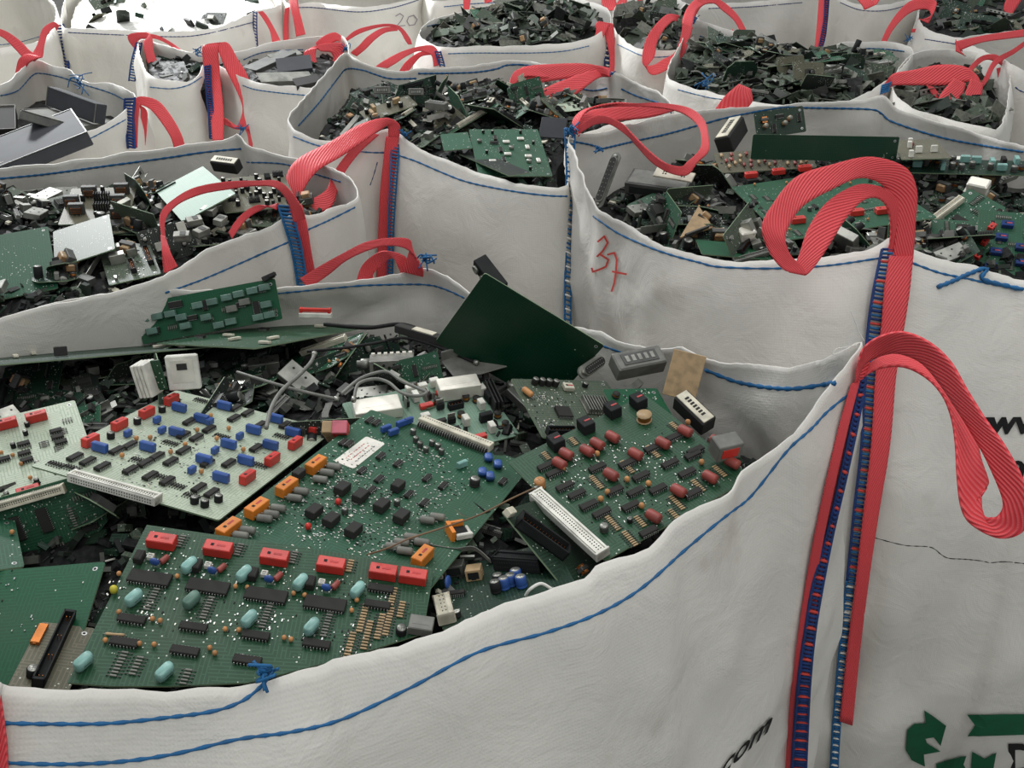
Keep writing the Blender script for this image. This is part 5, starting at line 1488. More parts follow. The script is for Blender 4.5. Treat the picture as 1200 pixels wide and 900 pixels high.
G_ = Hero('label_circuit_board', 'green circuit board in the centre with white label and orange capacitors', 'circuit board', [(447, 477), (627, 553), (478, 706), (232, 630)], .868, mat='pcb_green')
ag = G_.dirof((268, 617), (369, 542))[0]
for x, y in ((268, 621), (301, 597), (336, 572), (370, 546), (495, 654)): G_.put('relay', x, y, ag, name='capacitor', w=.026, d=.012, h=.012, mat='cap_orange', hh=.005, lab='orange box capacitor')
bx, by = G_.loc(527, 628)
m = MB(); m.box((0, 0, .006), (.004, .020, .012), 'cap_orange'); m.box((.009, .008, .006), (.016, .003, .011), 'cap_orange'); m.box((.010, -.001, .003), (.014, .013, .006), 'black_plastic'); m.box((.012, -.010, .005), (.018, .004, .007), 'white_plastic', ch=.001); m.box((.019, -.002, .004), (.003, .012, .008), 'white_plastic', ch=.001)
o = link('broken_capacitor', m.mesh('broken_capacitor'), G_.root, Matrix.Translation((bx, by, 0)) @ Matrix.Rotation(math.radians(ag - 40), 4, 'Z')); o['label'] = 'broken open orange capacitor'
for x, y in ((282, 632), (290, 626), (310, 612), (318, 607), (326, 600), (345, 588), (353, 580), (383, 558), (391, 551), (375, 566), (460, 645), (470, 640), (482, 634), (494, 640), (474, 650), (500, 614), (512, 610)):
    G_.put('lying_capacitor', x, y, ag - 68, name='resistor', r=.004, w=.016, mat='resistor_grey')
for x, y, s in ((401, 577, 1), (422, 586, 1), (368, 604, 1), (388, 614, 1), (447, 597, 1), (470, 610, 1), (414, 626, 1), (466, 574, .9), (350, 560, .8)): G_.put('chip', x, y, ag, name='coil_box', w=.017 * s, d=.012 * s, h=.009, n=0, mat='dusty_black')
for x, y in ((446, 536), (466, 545), (424, 553), (444, 563), (500, 562), (519, 571), (435, 576), (479, 581), (497, 591), (589, 566), (402, 520), (409, 522), (433, 494), (441, 497)): G_.put('chip', x, y, ag, w=.014, d=.006, h=.003, n=5)
G_.put('barcode_label', 422, 530, ag, w=.066, d=.027, lab='white rounded paper label')
for x, y, k in ((452, 506, 0), (461, 510, 0), (470, 500, 0), (478, 497, 0), (541, 548, 1)): G_.put('film_capacitor', x, y, ag - 20, w=.014, d=.005, h=.008, mat='cap_blue' if not k else 'cap_teal')
for x, y in ((572, 540), (583, 548), (565, 557), (574, 562)): G_.put('pillow_capacitor', x, y, ag + 30, name='capacitor', w=.013, d=.010, h=.008, mat='cap_blue')
G_.put('electrolytic', 556, 569, r=.006, h=.010, mat='dusty_black')
G_.put('tantalum', 396, 592, r=.0034, mat='relay_red'); G_.put('tantalum', 361, 621, r=.0034, mat='relay_red')
G_.span('pin_connector', (491, 497), (574, 530), flip=False, n=30, d=.015, h=.010, lab='beige connector with a row of pins')
for x, y in ((487, 518), (492, 524), (499, 530), (517, 532), (506, 522), (513, 526), (484, 509), (404, 602), (465, 592)): G_.put('electrolytic', x, y, r=.0036, h=.007, mat='dark_tin')
G_.put('solder_dots', 440, 575, ag, w=.20, d=.16, n=800, seed=14, clump=24, name='solder_joints')
G_.put('solder_dots', 380, 600, ag, w=.14, d=.08, n=260, seed=15, clump=9, name='solder_joints')

Q_b = Hero('capacitor_circuit_board', 'dark green circuit board at the right with red brown tubular capacitors', 'circuit board', [(598, 537), (757, 464), (880, 556), (706, 663)], .885, mat='pcb_relay_green', lam=.1)
aq = Q_b.dirof((648, 525), (750, 480))[0]
for x, y in ((656, 546), (688, 531), (718, 515), (664, 535), (700, 523), (716, 559), (745, 535), (777, 522), (803, 508), (766, 608), (795, 578), (832, 562), (858, 545), (840, 520)):
    Q_b.put('lying_capacitor', x, y, aq - 75, name='tubular_capacitor', r=.0058, w=.017, mat='cap_brown', hh=.003)
for x, y in ((652, 524), (687, 504), (718, 486), (748, 476)): Q_b.put('relay', x, y, aq, name='black_relay', w=.015, d=.018, h=.014, mat='black_plastic')
Q_b.put('coil', 755, 493, r=.009, h=.010, core='resistor_tan'); Q_b.put('electrolytic', 633, 571, r=.006, h=.011, mat='cap_tan', top='cap_tan')
Q_b.put('electrolytic', 708, 622, r=.0048, h=.008, mat='dark_tin'); Q_b.put('electrolytic', 738, 612, r=.003, h=.006)
for x, y in ((662, 572), (676, 581), (690, 594), (705, 603), (720, 577), (751, 560), (785, 545), (815, 530), (739, 595), (771, 575), (812, 535), (640, 548), (650, 556), (735, 545), (765, 527), (790, 514), (805, 556), (745, 578), (700, 550), (812, 580), (760, 625)):
    Q_b.put('chip', x, y, aq, w=.020, d=.008, n=8)
for x, y, n in ((699, 566, 8), (735, 548, 8), (765, 530, 8), (793, 590, 8), (750, 612, 6), (718, 614, 8), (738, 632, 8), (818, 570, 7), (843, 553, 7), (640, 535, 5), (672, 518, 5), (790, 500, 5), (790, 604, 6)):
    Q_b.put('resistor_row', x, y, aq, n=n, pitch=.003, w=.011, mat='resistor_tan')
for x, y in ((660, 552), (704, 588), (712, 580), (760, 570), (822, 545), (752, 596), (735, 565), (806, 498), (700, 535)): Q_b.put('tantalum', x, y, r=.0032)
Q_b.span('edge_connector', (628, 583), (707, 655), d=.016, h=.010, flip=True, lab='white edge connector', mat='white_plastic')
Q_b.put('solder_dots', 745, 560, aq, w=.16, d=.12, n=260, seed=24, clump=14, name='solder_joints')

S_ = Hero('grey_circuit_board', 'grey green circuit board with a finned heat sink behind the red brown capacitors', 'circuit board', [(597, 441), (712, 449), (752, 509), (638, 516)], .862, mat='pcb_grey')
as_ = S_.dirof((597, 441), (712, 449))[0]
S_.put('heat_sink', 698, 478, as_, w=.036, d=.030, h=.009)
S_.put('relay', 665, 456, as_, name='small_relay', w=.014, d=.012, h=.006, mat='beige_plastic')
S_.put('electrolytic', 685, 453, r=.004, h=.006)
for i in range(4): S_.put('electrolytic', 626 + i * 8, 450 + i * .8, r=.0045, h=.009, mat='chip_black')
S_.put('lying_capacitor', 617, 463, as_ - 60, name='tubular_capacitor', r=.004, w=.016, mat='cap_tan')
S_.span('box_header', (640, 509), (672, 509), h=.010, n=8)
S_.put('chip', 660, 485, as_, w=.020, d=.020, n=12); S_.put('solder_dots', 665, 480, as_, w=.10, d=.08, n=160, seed=31, name='solder_joints')

T_ = Hero('bright_circuit_board', 'bright green bare circuit board corner behind the red brown capacitors', 'circuit board', [(706, 453), (770, 458), (800, 505), (735, 515)], .858, mat='pcb_bright')
T_.put('coil', 721, 465, r=.005, h=.006); T_.put('solder_dots', 750, 470, w=.05, d=.04, n=40, seed=5, name='solder_joints')

U_ = Hero('upright_circuit_board', 'large plain dark green circuit board standing up against the rear of the nearest bag', 'circuit board', [(566, 318), (712, 408), (640, 475), (512, 402)], .885, mat='pcb_deep', prior=(-.1, -.9, .5), lam=.1, notch=0)
V_ = Hero('teal_circuit_board', 'green circuit board with rows of teal capacitors leaning at the rear left', 'circuit board', [(160, 358), (322, 324), (331, 376), (166, 402)], .835, mat='pcb_bright', prior=(0, -.9, .45), lam=.6)
av = V_.dirof((170, 375), (320, 345))[0]
for i, (x, y) in enumerate(((170, 374), (186, 371), (201, 368), (233, 358), (250, 354), (267, 349), (281, 345), (297, 341), (311, 337), (214, 372), (273, 362), (288, 354), (313, 357), (258, 381), (272, 377), (304, 372), (317, 369), (243, 372), (219, 382), (180, 388))):
    V_.put('film_capacitor', x, y, av, w=.017, d=.010, h=.008, mat='cap_dimteal' if i not in (10, 11) else 'resistor_grey')
V_.scatter([('chip', dict(w=.016), .01), ('resistor_row', dict(n=5), .012), ('chip', dict(w=.022, d=.009, n=10), .013)], 22, 8)
for x, y in ((166, 361), (316, 328)):
    m = MB(); m.box((0, 0, .004), (.020, .008, .006), 'dusty_black', ch=.001); m.box((.008, 0, .010), (.012, .006, .008), 'dusty_black', ch=.001)
    xx, yy = V_.loc(x, y); link('corner_clip', m.mesh('corner_clip'), V_.root, Matrix.Translation((xx, yy + .004, 0)) @ Matrix.Rotation(math.radians(av + 12), 4, 'Z'))

X1 = Hero('long_circuit_board', 'long dark green board seen nearly edge on at the rear left', 'circuit board', [(-60, 421), (215, 399), (260, 405), (-60, 432)], .825, mat='pcb_dark', lam=.4)
X1.scatter([('chip', dict(mat='beige_plastic', n=0, w=.03), .02), ('electrolytic', dict(), .008), ('film_capacitor', dict(mat='dusty_black'), .01)], 9, 4)
X2 = Hero('long_circuit_board', 'long dark green board seen edge on below the teal capacitor board', 'circuit board', [(182, 402), (330, 378), (440, 381), (300, 408)], .822, mat='pcb_relay_green', lam=.4)
X2.scatter([('chip', dict(mat='beige_plastic', n=0, w=.02), .02), ('chip', dict(), .012)], 7, 4)

Y_ = Hero('bare_circuit_board', 'bright green nearly bare circuit board at the lower left edge', 'circuit board', [(-60, 676), (128, 655), (60, 850), (-130, 860)], .862, mat='pcb_bright')
Y_.put('solder_dots', 20, 690, w=.14, d=.10, n=46, seed=3, clump=4, name='solder_joints')
Y2 = Hero('small_circuit_board', 'light green board corner at the left edge above the bare green board', 'circuit board', [(-40, 612), (12, 609), (34, 662), (-30, 672)], .874, mat='pcb_green', lam=.6)
Y2.put('tantalum', 14, 627)
Y3 = Hero('strip_circuit_board', 'brown board piece with a long black bar at the lower left', 'circuit board', [(48, 728), (104, 736), (82, 830), (0, 822)], .875, mat='pcb_tan', lam=.5)
a3 = Y3.dirof((80, 728), (45, 800))[0]
Y3.span('box_header', (82, 724), (44, 806), name='black_bar', d=.010, h=.010, n=4)
Y3.put('port_box', 46, 745, a3, w=.024, d=.008, h=.004, mat='copper', name='brass_frame'); Y3.put('electrolytic', 38, 792, r=.005, h=.009)

Z1 = Hero('port_circuit_board', 'small circuit board with metal ports and blue capacitors by the front rim', 'circuit board', [(512, 664), (640, 640), (690, 690), (510, 745)], .855, mat='pcb_dark', lam=.5)
az = Z1.dirof((520, 670), (640, 655))[0]
Z1.put('port_box', 534, 672, az, w=.020, d=.016, h=.012); Z1.put('port_box', 557, 677, az, w=.016, d=.015, h=.012, mat='resistor_tan'); Z1.put('port_box', 516, 676, az, w=.008, d=.012, h=.010, mat='bright_tin')
Z1.span('edge_connector', (584, 664), (638, 668), name='black_connector', mat='black_plastic', d=.018, h=.014, n=18)
Z1.put('disc_capacitor', 527, 692, az + 80, r=.007, mat='cap_blue')
for x, y in ((600, 686), (612, 688), (592, 690), (606, 680)): Z1.put('electrolytic', x, y, r=.0055, h=.012, mat='cap_blue')
for x, y in ((585, 686), (582, 694)): Z1.put('electrolytic', x, y, r=.0055, h=.012)
Z1.span('edge_connector', (519, 708), (525, 732), name='white_connector', mat='beige_plastic', d=.016, h=.010, n=6)
Z1.put('chip', 536, 698, az, w=.016, d=.007); Z1.put('electrolytic', 536, 723, r=.004, h=.006, mat='chip_black', top='white_plastic')
Z2 = Hero('dark_circuit_board', 'dark green board with a black pin header beside the white connector', 'circuit board', [(588, 596), (640, 585), (712, 668), (668, 700)], .865, mat='pcb_dark', lam=.1)
Z2.span('box_header', (604, 612), (660, 652), d=.018, h=.012, n=14, name='pin_header'); Z2.put('transformer', 680, 670, w=.014, d=.010, h=.008, coil='cap_orange'); Z2.put('film_capacitor', 594, 604, w=.012, h=.008, mat='beige_plastic')

# board carrying the silver modules in the middle of the heap
V2 = Hero('module_circuit_board', 'light green circuit board with silver tuner modules behind the label board', 'circuit board', [(402, 468), (560, 440), (606, 505), (440, 560)], .832, mat='pcb_mint', lam=.5)
am = V2.dirof((420, 470), (560, 450))[0]
for (x, y, w, d, h) in ((537, 455, .056, .026, .020), (442, 478, .060, .030, .016)):
    o = V2.put('film_capacitor', x, y, am, name='shield_can', w=w, d=d, h=h, mat='bright_tin', hh=.01, lab='bright silver shield can')
V2.put('heat_sink', 578, 470, am, w=.014, d=.05, h=.018, n=3, mat='dusty_black')
V2.scatter([('electrolytic', dict(r=.004, h=.010), .005), ('power_transistor', dict(), .006), ('film_capacitor', dict(mat='white_plastic', w=.012), .007), ('chip', dict(), .01), ('coil', dict(r=.005), .006), ('film_capacitor', dict(mat='relay_red', w=.018, h=.006), .01), ('box_header', dict(w=.02, n=5), .012), ('film_capacitor', dict(mat='black_plastic'), .01)], 46, 5,
           box=(-.02, -V2.h / 2 + .01, V2.w / 2 - .005, V2.h / 2 - .01))

# loose things in the nearest bag
def loose(name, label, cat, px, py, z, build, yaw=0, rx=0, ry=0, group=None, s=1.0):
    root = bpy.data.objects.new(name, None); COL.objects.link(root)
    root.matrix_world = Matrix.Translation(P(px, py, z)) @ Matrix.Rotation(math.radians(yaw), 4, 'Z') @ Matrix.Rotation(math.radians(rx), 4, 'X') @ Matrix.Rotation(math.radians(ry), 4, 'Y') @ Matrix.Diagonal((s, s, s, 1))
    tag(root, label, cat, group)
    build(root)
    return root
def tuner(root):
    m = MB(); w, d, h = .062, .03, .018
    m.box((0, 0, h / 2), (w, d, h), 'tin', ch=.001)
    for i in range(7): m.box((-w * .42 + i * w * .14, d * .35, h + .001), (w * .08, d * .2, .003), 'bright_tin')
    link('shield_case', m.mesh('shield_case'), root)
    m = MB(); m.lathe([(.008, 0), (.008, .012), (.0055, .013), (.0055, .018)], 'tin', 14, M=Matrix.Translation((-w / 2, 0, h * .5)) @ Matrix.Rotation(-math.pi / 2, 4, 'Y'))
    link('coax_socket', m.mesh('coax_socket'), root)
    m = MB()
    for i in range(6): m.lathe([(.0022, 0), (.002, .0004)], 'black_plastic', 8, M=Matrix.Translation((-w * .3 + i * w * .12, -d / 2, h * (.4 + .2 * (i % 2)))) @ Matrix.Rotation(math.pi / 2, 4, 'X'))
    link('tuning_holes', m.mesh('tuning_holes'), root)
loose('tuner_module', 'grey metal tuner box with round socket at the rear of the nearest bag', 'tuner', 460, 432, .83, tuner, yaw=6, rx=-10)
def dsub(root, L=.075, mat='tin'):
    m = MB()
    n = 24; poly = []
    for i in range(n):
        a = 2 * math.pi * i / n; poly.append((math.copysign(L / 2 - .009, math.cos(a)) + .009 * math.cos(a), .009 * math.sin(a)))
    m.prism(poly, 0, .003, mat); poly2 = [(x * .82, y * .72) for x, y in poly]; m.prism(poly2, .003, .009, mat)
    link('shell', m.mesh('shell'), root)
    m = MB(); m.prism([(x * .95, y * .9) for x, y in poly2], .0091, .0094, 'dusty_black')
    for i in range(9):
        for s in (-1, 1): m.box((-L * .3 + i * L * .075, s * .003, .0097), (.0014, .0014, .0006), 'tin')
    link('pin_field', m.mesh('pin_field'), root)
    m = MB()
    for s in (-1, 1): m.lathe([(.003, .003), (.003, .007), (.0015, .0072)], 'tin', 6, M=Matrix.Translation((s * (L / 2 - .007), 0, 0)))
    link('screw_posts', m.mesh('screw_posts'), root)
loose('serial_port', 'silver serial port socket tilted beside the large dark green board', 'connector', 692, 430, .865, lambda r: dsub(r, .055), yaw=50, rx=55)
def audio_block(root):
    m = MB(); m.box((0, 0, .012), (.06, .022, .024), 'black_plastic', ch=.001); link('housing', m.mesh('housing'), root)
    for i in range(3):
        m = MB(); m.lathe([(.007, 0), (.007, .004), (.004, .0042), (.004, .001)], 'tin', 12, M=Matrix.Translation((-.02 + i * .02, -.011, .012)) @ Matrix.Rotation(math.pi / 2, 4, 'X'))
        link('socket', m.mesh('socket'), root)
loose('socket_block', 'black block of round sockets behind the large dark green board', 'connector', 574, 328, .955, audio_block, yaw=-58, rx=15, ry=30, s=.9)
def plug_box(root):
    m = MB(); m.box((0, 0, .012), (.07, .03, .024), 'grey_plastic', ch=.002); link('case', m.mesh('case'), root)
    m = MB(); m.box((0, 0, .0245), (.05, .018, .001), 'dark_tin'); 
    for i in range(5): m.box((-.018 + i * .009, 0, .0252), (.005, .010, .0006), 'tin')
    link('face_plate', m.mesh('face_plate'), root)
def relay_box(root):
    m = MB(); m.box((0, 0, .014), (.065, .026, .028), 'dusty_black', ch=.002); link('case', m.mesh('case'), root)
    m = MB(); m.box((0, 0, .0285), (.062, .020, .002), 'beige_plastic', ch=.0006)
    for i in range(7): m.box((-.018 + i * .006, 0, .0297), (.0036, .007, .0004), 'chip_black')
    link('printed_cover', m.mesh('printed_cover'), root)
loose('power_relay', 'black relay with a beige printed cover near the right rim', 'relay', 812, 490, .88, relay_box, yaw=-58, rx=12, ry=14, s=.8)
loose('plastic_case', 'grey box with metal face plate at the rear right of the nearest bag', 'case', 745, 432, .865, plug_box, yaw=20, rx=20)
def panel(root, w=.07, h=.10, mat='beige_plastic'):
    m = MB(); m.box((0, 0, 0), (w, h, .004), mat, ch=.001); link('plate', m.mesh('plate'), root)
    m = MB()
    for s in (-1, 1): m.box((s * w * .46, 0, -.006), (.004, h, .010), mat)
    link('rib', m.mesh('rib'), root)
loose('panel_offcut', 'beige plastic panel leaning at the rear right corner of the nearest bag', 'panel', 802, 440, .885, lambda r: panel(r, .07, .10, 'resistor_tan'), yaw=-28, rx=58, ry=14, s=.6)
def tv(root):
    m = MB(); m.box((0, 0, .011), (.03, .02, .022), 'grey_plastic', ch=.001); link('case', m.mesh('case'), root)
    m = MB(); m.box((0, -.0102, .011), (.02, .001, .012), 'relay_red'); link('window', m.mesh('window'), root)
loose('jack_socket', 'small grey jack with a red front near the right rim', 'connector', 848, 532, .905, tv, yaw=20, rx=10)
def module(root):
    m = MB(); m.box((0, 0, .022), (.038, .008, .044), 'white_plastic', ch=.0015); link('cover', m.mesh('cover'), root)
    m = MB(); m.box((0, -.0043, .024), (.026, .0008, .028), 'bright_tin'); m.box((0, -.005, .030), (.012, .0008, .008), 'dusty_black'); link('face_plate', m.mesh('face_plate'), root)
loose('white_module', 'white upright module beside the rear red capacitor', 'module', 218, 456, .865, module, yaw=8, rx=-14, s=1.05)
def module2(root):
    for i in range(4):
        m = MB(); m.box((-.0 + i * .0052, 0, .022), (.004, .026, .044), 'white_plastic', ch=.0008); link('fin', m.mesh('fin'), root)
    m = MB(); m.box((.024, .004, .024), (.012, .003, .04), 'pcb_relay_green'); link('circuit_board', m.mesh('circuit_board'), root)
loose('finned_module', 'white finned block standing left of the white module', 'module', 172, 463, .86, module2, yaw=-12, rx=-10, ry=-12)
def jumper(root):
    m = MB(); m.box((0, 0, .004), (.05, .010, .008), 'white_plastic', ch=.001); link('body', m.mesh('body'), root)
    m = MB(); m.box((0, 0, .012), (.046, .005, .006), 'relay_red', ch=.001); m.box((-.022, 0, .010), (.004, .008, .010), 'relay_red'); m.box((.022, 0, .010), (.004, .008, .010), 'relay_red'); link('lever', m.mesh('lever'), root)
loose('lever_connector', 'white connector with red lever at the rear of the nearest bag', 'connector', 370, 372, .835, jumper, yaw=-3, rx=-10)
cols = ['cap_green', 'cap_teal', 'cap_blue', 'chip_black', 'cap_pink', 'relay_red', 'relay_red', 'cap_pink']
def rainbow(root):
    for i in range(8):
        m = MB()
        m.box((.006, 0, .004 + i * .0052), (.018, .016, .0042), cols[i], ch=.0008); m.box((-.009, 0, .004 + i * .0052), (.012, .015, .0042), 'resistor_tan', ch=.001)
        link('capacitor', m.mesh('capacitor'), root)
loose('capacitor_stack', 'stack of thin many coloured parts left of the silver module', 'capacitors', 399, 512, .845, rainbow, yaw=0, rx=38)
def cable(name, label, pts, r, mat, n=8, plug=None):
    c = catmull([tuple(P(*p)) for p in pts], n)
    root = bpy.data.objects.new(name, None); COL.objects.link(root); root.location = c[0]; tag(root, label, 'cable')
    m = MB(); m.tube([p - c[0] for p in c], r, mat, 8); link('sheath', m.mesh('sheath'), root)
    m = MB(); d = (c[-1] - c[-2]).normalized()
    m.tube([c[-1] - c[0], c[-1] + d * .006 - c[0]], r * 1.6, 'tin', 8); link('end_tip', m.mesh('end_tip'), root)
cable('grey_cable', 'grey cable bent upward over the blue capacitor board', [(312, 502, .885), (318, 478, .89), (330, 458, .885), (350, 440, .875), (364, 425, .865), (368, 416, .86)], .0026, 'cable_grey')
cable('grey_cable', 'thin grey cable lying across the dark rear of the nearest bag', [(278, 436, .855), (300, 443, .86), (330, 452, .86), (360, 460, .855), (392, 467, .85)], .0022, 'cable_grey')
cable('black_cable', 'looped black cable left of the silver tuner module', [(400, 462, .86), (420, 445, .865), (440, 437, .87), (455, 436, .87), (470, 446, .872), (490, 455, .872), (500, 460, .87), (488, 464, .87), (470, 460, .87), (455, 448, .872), (438, 444, .872), (420, 450, .87), (415, 466, .865)], .0022, 'cable_grey')
cable('black_cable', 'black cable stretched along the rear of the nearest bag', [(360, 412, .845), (400, 408, .85), (440, 402, .85), (470, 396, .85), (500, 402, .85), (540, 418, .85), (556, 424, .85)], .0022, 'cable_black')
cable('black_cable', 'thick black cable in front of the large dark green board', [(380, 380, .84), (430, 384, .845), (470, 380, .85), (500, 390, .85), (530, 404, .85), (560, 412, .845)], .0032, 'cable_black')
cable('brown_wire', 'thin brown bent wire across the label board', [(430, 650, .893), (455, 642, .905), (480, 631, .91), (520, 618, .91), (560, 604, .905), (600, 584, .898), (626, 572, .893)], .0009, 'wire_brown')
cable('white_cable', 'short white wires by the front rim', [(616, 698, .875), (622, 690, .885), (634, 684, .885), (646, 690, .88)], .0016, 'thread_white')
def bar(root, L=.12, mat='dusty_black'):
    m = MB(); m.box((0, 0, .006), (L, .014, .012), mat, ch=.001); link('body', m.mesh('body'), root)
    m = MB(); m.box((-L * .1, 0, .0125), (L * .3, .012, .002), 'beige_plastic'); link('beige_insert', m.mesh('beige_insert'), root)
loose('slot_connector', 'long black slot connector with beige insert at the rear', 'connector', 505, 400, .85, bar, yaw=-30, rx=-8)
def trayp(root):
    m = MB(); m.box((0, 0, 0), (.09, .05, .003), 'grey_plastic', ch=.001); link('plate', m.mesh('plate'), root)
    m = MB(); m.box((0, .024, .008), (.09, .003, .016), 'grey_plastic'); link('lip', m.mesh('lip'), root)
loose('grey_plate', 'grey bent plate lying under the large dark green board', 'plate', 560, 425, .845, trayp, yaw=30, rx=8)

# ---------------------------------------------------------------- bag marked 37
def mk(name, label, px, z, mat, **kw): return Hero(name, label, 'circuit board', px, z, mat=mat, **kw)
b1 = mk('relay_circuit_board', 'green board with red relays framed by the big red handle loop', [(862, 215), (1010, 200), (1100, 250), (915, 287)], .895, 'pcb_green', lam=.6)
ab = b1.dirof((880, 206), (945, 199))[0]
for x, y in ((880, 208), (912, 204), (943, 200), (1000, 196), (935, 261), (1003, 252), (1034, 250)): b1.put('relay', x, y, ab, w=.024, d=.014, h=.010)
b1.scatter([('chip', dict(), .01), ('resistor_row', dict(), .012), ('tantalum', dict(), .004), ('crystal', dict(), .007), ('electrolytic', dict(r=.004, h=.007, mat='dark_tin'), .005)], 50, 6, avoid=[(*b1.loc(x, y), .014) for x, y in ((880, 208), (912, 204), (943, 200), (935, 261), (1003, 252), (1034, 250))])
b2 = mk('resistor_circuit_board', 'pale board with rows of brown parts at the rear of the bag marked 37', [(835, 178), (948, 174), (956, 195), (846, 204)], .90, 'pcb_tan', lam=.1)
b2.scatter([('lying_capacitor', dict(r=.003, w=.009, mat='cap_brown'), .006), ('lying_capacitor', dict(r=.003, w=.009, mat='resistor_tan'), .006)], 60, 3, rots=(90,))
b3 = mk('upright_circuit_board', 'dark green board standing on its edge at the rear of the bag marked 37', [(886, 158), (1054, 160), (1050, 190), (876, 186)], .935, 'pcb_deep', prior=(0, -.95, .35), lam=.5)
b4 = mk('tilted_circuit_board', 'dark board with yellow plug leaning at the rear of the bag marked 37', [(880, 135), (940, 122), (946, 156), (890, 160)], .95, 'pcb_dark', prior=(0, -.95, .35), lam=.5)
b4.put('transformer', 895, 141, w=.016, d=.012, h=.01); b4.scatter([('electrolytic', dict(mat='resistor_tan'), .007), ('chip', dict(), .01)], 6, 2)
b5 = mk('capacitor_circuit_board', 'green board with red and blue box capacitors at the right edge', [(1162, 246), (1250, 256), (1250, 330), (1128, 320)], .885, 'pcb_green', lam=1.5, prior=(0, -.5, .86))
a5 = b5.dirof((1162, 266), (1290, 280))[0]
for x, y in ((1162, 267), (1154, 284), (1146, 301)): b5.put('relay', x, y, a5 + 62, w=.014, d=.009, h=.009, hh=.003)
for x, y in ((1180, 265), (1173, 280), (1166, 297), (1196, 292), (1196, 310), (1160, 314), (1215, 275)): b5.put('relay', x, y, a5, name='capacitor', w=.018, d=.012, h=.008, mat='thread_navy', lab='dark blue box capacitor')
b5.scatter([('chip', dict(), .01), ('resistor_row', dict(), .012)], 14, 6)
b6 = mk('bare_circuit_board', 'plain green board under the near rim of the bag marked 37', [(812, 280), (898, 288), (902, 304), (826, 298)], .885, 'pcb_bright', lam=.5)
b7 = mk('long_circuit_board', 'long dark board with silver parts at the rear right of the bag marked 37', [(1035, 186), (1230, 188), (1240, 208), (1040, 200)], .915, 'pcb_dark', lam=.6)
b7.scatter([('electrolytic', dict(r=.006, h=.012, mat='dark_tin'), .008), ('coil', dict(), .008), ('film_capacitor', dict(mat='chip_black'), .01), ('film_capacitor', dict(mat='cap_teal'), .01)], 30, 4)
b8 = mk('brown_circuit_board', 'grey brown board at the rear corner of the bag marked 37', [(1048, 165), (1094, 162), (1118, 186), (1052, 186)], .925, 'pcb_tan', lam=.6)
b8.scatter([('film_capacitor', dict(mat='white_plastic', w=.012), .008), ('lying_capacitor', dict(), .01)], 6, 4)
loose('serial_port', 'grey oblong serial port standing tilted in the left of the bag marked 37', 'connector', 712, 212, .95, lambda r: dsub(r, .105, 'grey_plastic'), yaw=58, rx=0, ry=-48)
def drive(root):
    m = MB(); m.box((0, 0, .012), (.13, .07, .024), 'dark_tin', ch=.001); link('case', m.mesh('case'), root)
    m = MB(); m.box((0, 0, .0245), (.12, .06, .001), 'grey_plastic'); link('lid', m.mesh('lid'), root)
    m = MB(); m.box((0, -.0352, .010), (.11, .001, .014), 'black_plastic'); link('front_slot', m.mesh('front_slot'), root)
loose('metal_case', 'grey metal case behind the serial port in the bag marked 37', 'case', 772, 222, .885, drive, yaw=-22, rx=8, s=.9)
def faceplate(root):
    m = MB(); m.box((0, 0, 0), (.075, .024, .004), 'beige_plastic', ch=.001); link('plate', m.mesh('plate'), root)
    for s in (-1, 1):
        m = MB()
        for a in (-1, 1):
            for b in (-1, 1): m.lathe([(.0018, .002), (.0016, .0024)], 'black_plastic', 8, M=Matrix.Translation((s * .018 + a * .0025, b * .0025, 0)))
        link('socket_holes', m.mesh('socket_holes'), root)
loose('face_plate', 'beige face plate with two groups of four holes below the thin red loop', 'plate', 790, 205, .925, faceplate, yaw=-28, rx=25)
def wedge(root):
    m = MB(); m.prism([(-.05, -.02), (.03, -.025), (.05, .03)], -.0015, .0015, 'resistor_tan'); link('sheet', m.mesh('sheet'), root)
    m = MB(); m.box((-.01, -.022, .003), (.06, .003, .008), 'dark_tin'); link('folded_edge', m.mesh('folded_edge'), root)
loose('metal_sheet', 'small triangular tan sheet in the bag marked 37', 'sheet metal', 810, 262, .90, wedge, yaw=40, rx=20)
def foil2(root):
    m = MB(); m.box((0, 0, .008), (.034, .02, .014), 'tin', ch=.001); m.box((.003, 0, .0155), (.012, .014, .001), 'dark_tin'); link('can', m.mesh('can'), root)
    m = MB(); m.box((0, -.006, .001), (.038, .014, .002), 'dark_tin'); link('flange', m.mesh('flange'), root)
def foil(root):
    m = MB(); m.box((0, 0, .008), (.03, .02, .016), 'bright_tin', ch=.002); link('can', m.mesh('can'), root)
    m = MB(); m.box((0, -.006, .001), (.034, .014, .002), 'tin'); link('flange', m.mesh('flange'), root)
loose('shiny_shield', 'shiny silver shield near the middle of the bag marked 37', 'shield can', 872, 278, .895, foil, yaw=25, rx=15)
loose('shiny_shield', 'shiny crumpled silver shield at the right of the bag marked 37', 'shield can', 1146, 222, .91, foil, yaw=-40, rx=25, s=1.2)
loose('plastic_case', 'dark box with beige cover at the rear left of the bag marked 37', 'case', 860, 168, .905, relay_box, yaw=55, rx=-20, ry=-15, s=1.35)
cable('thin_cable', 'thin grey cable under the relay board in the bag marked 37', [(985, 268, .905), (1010, 268, .91), (1035, 272, .905), (1060, 280, .895)], .0012, 'cable_grey')

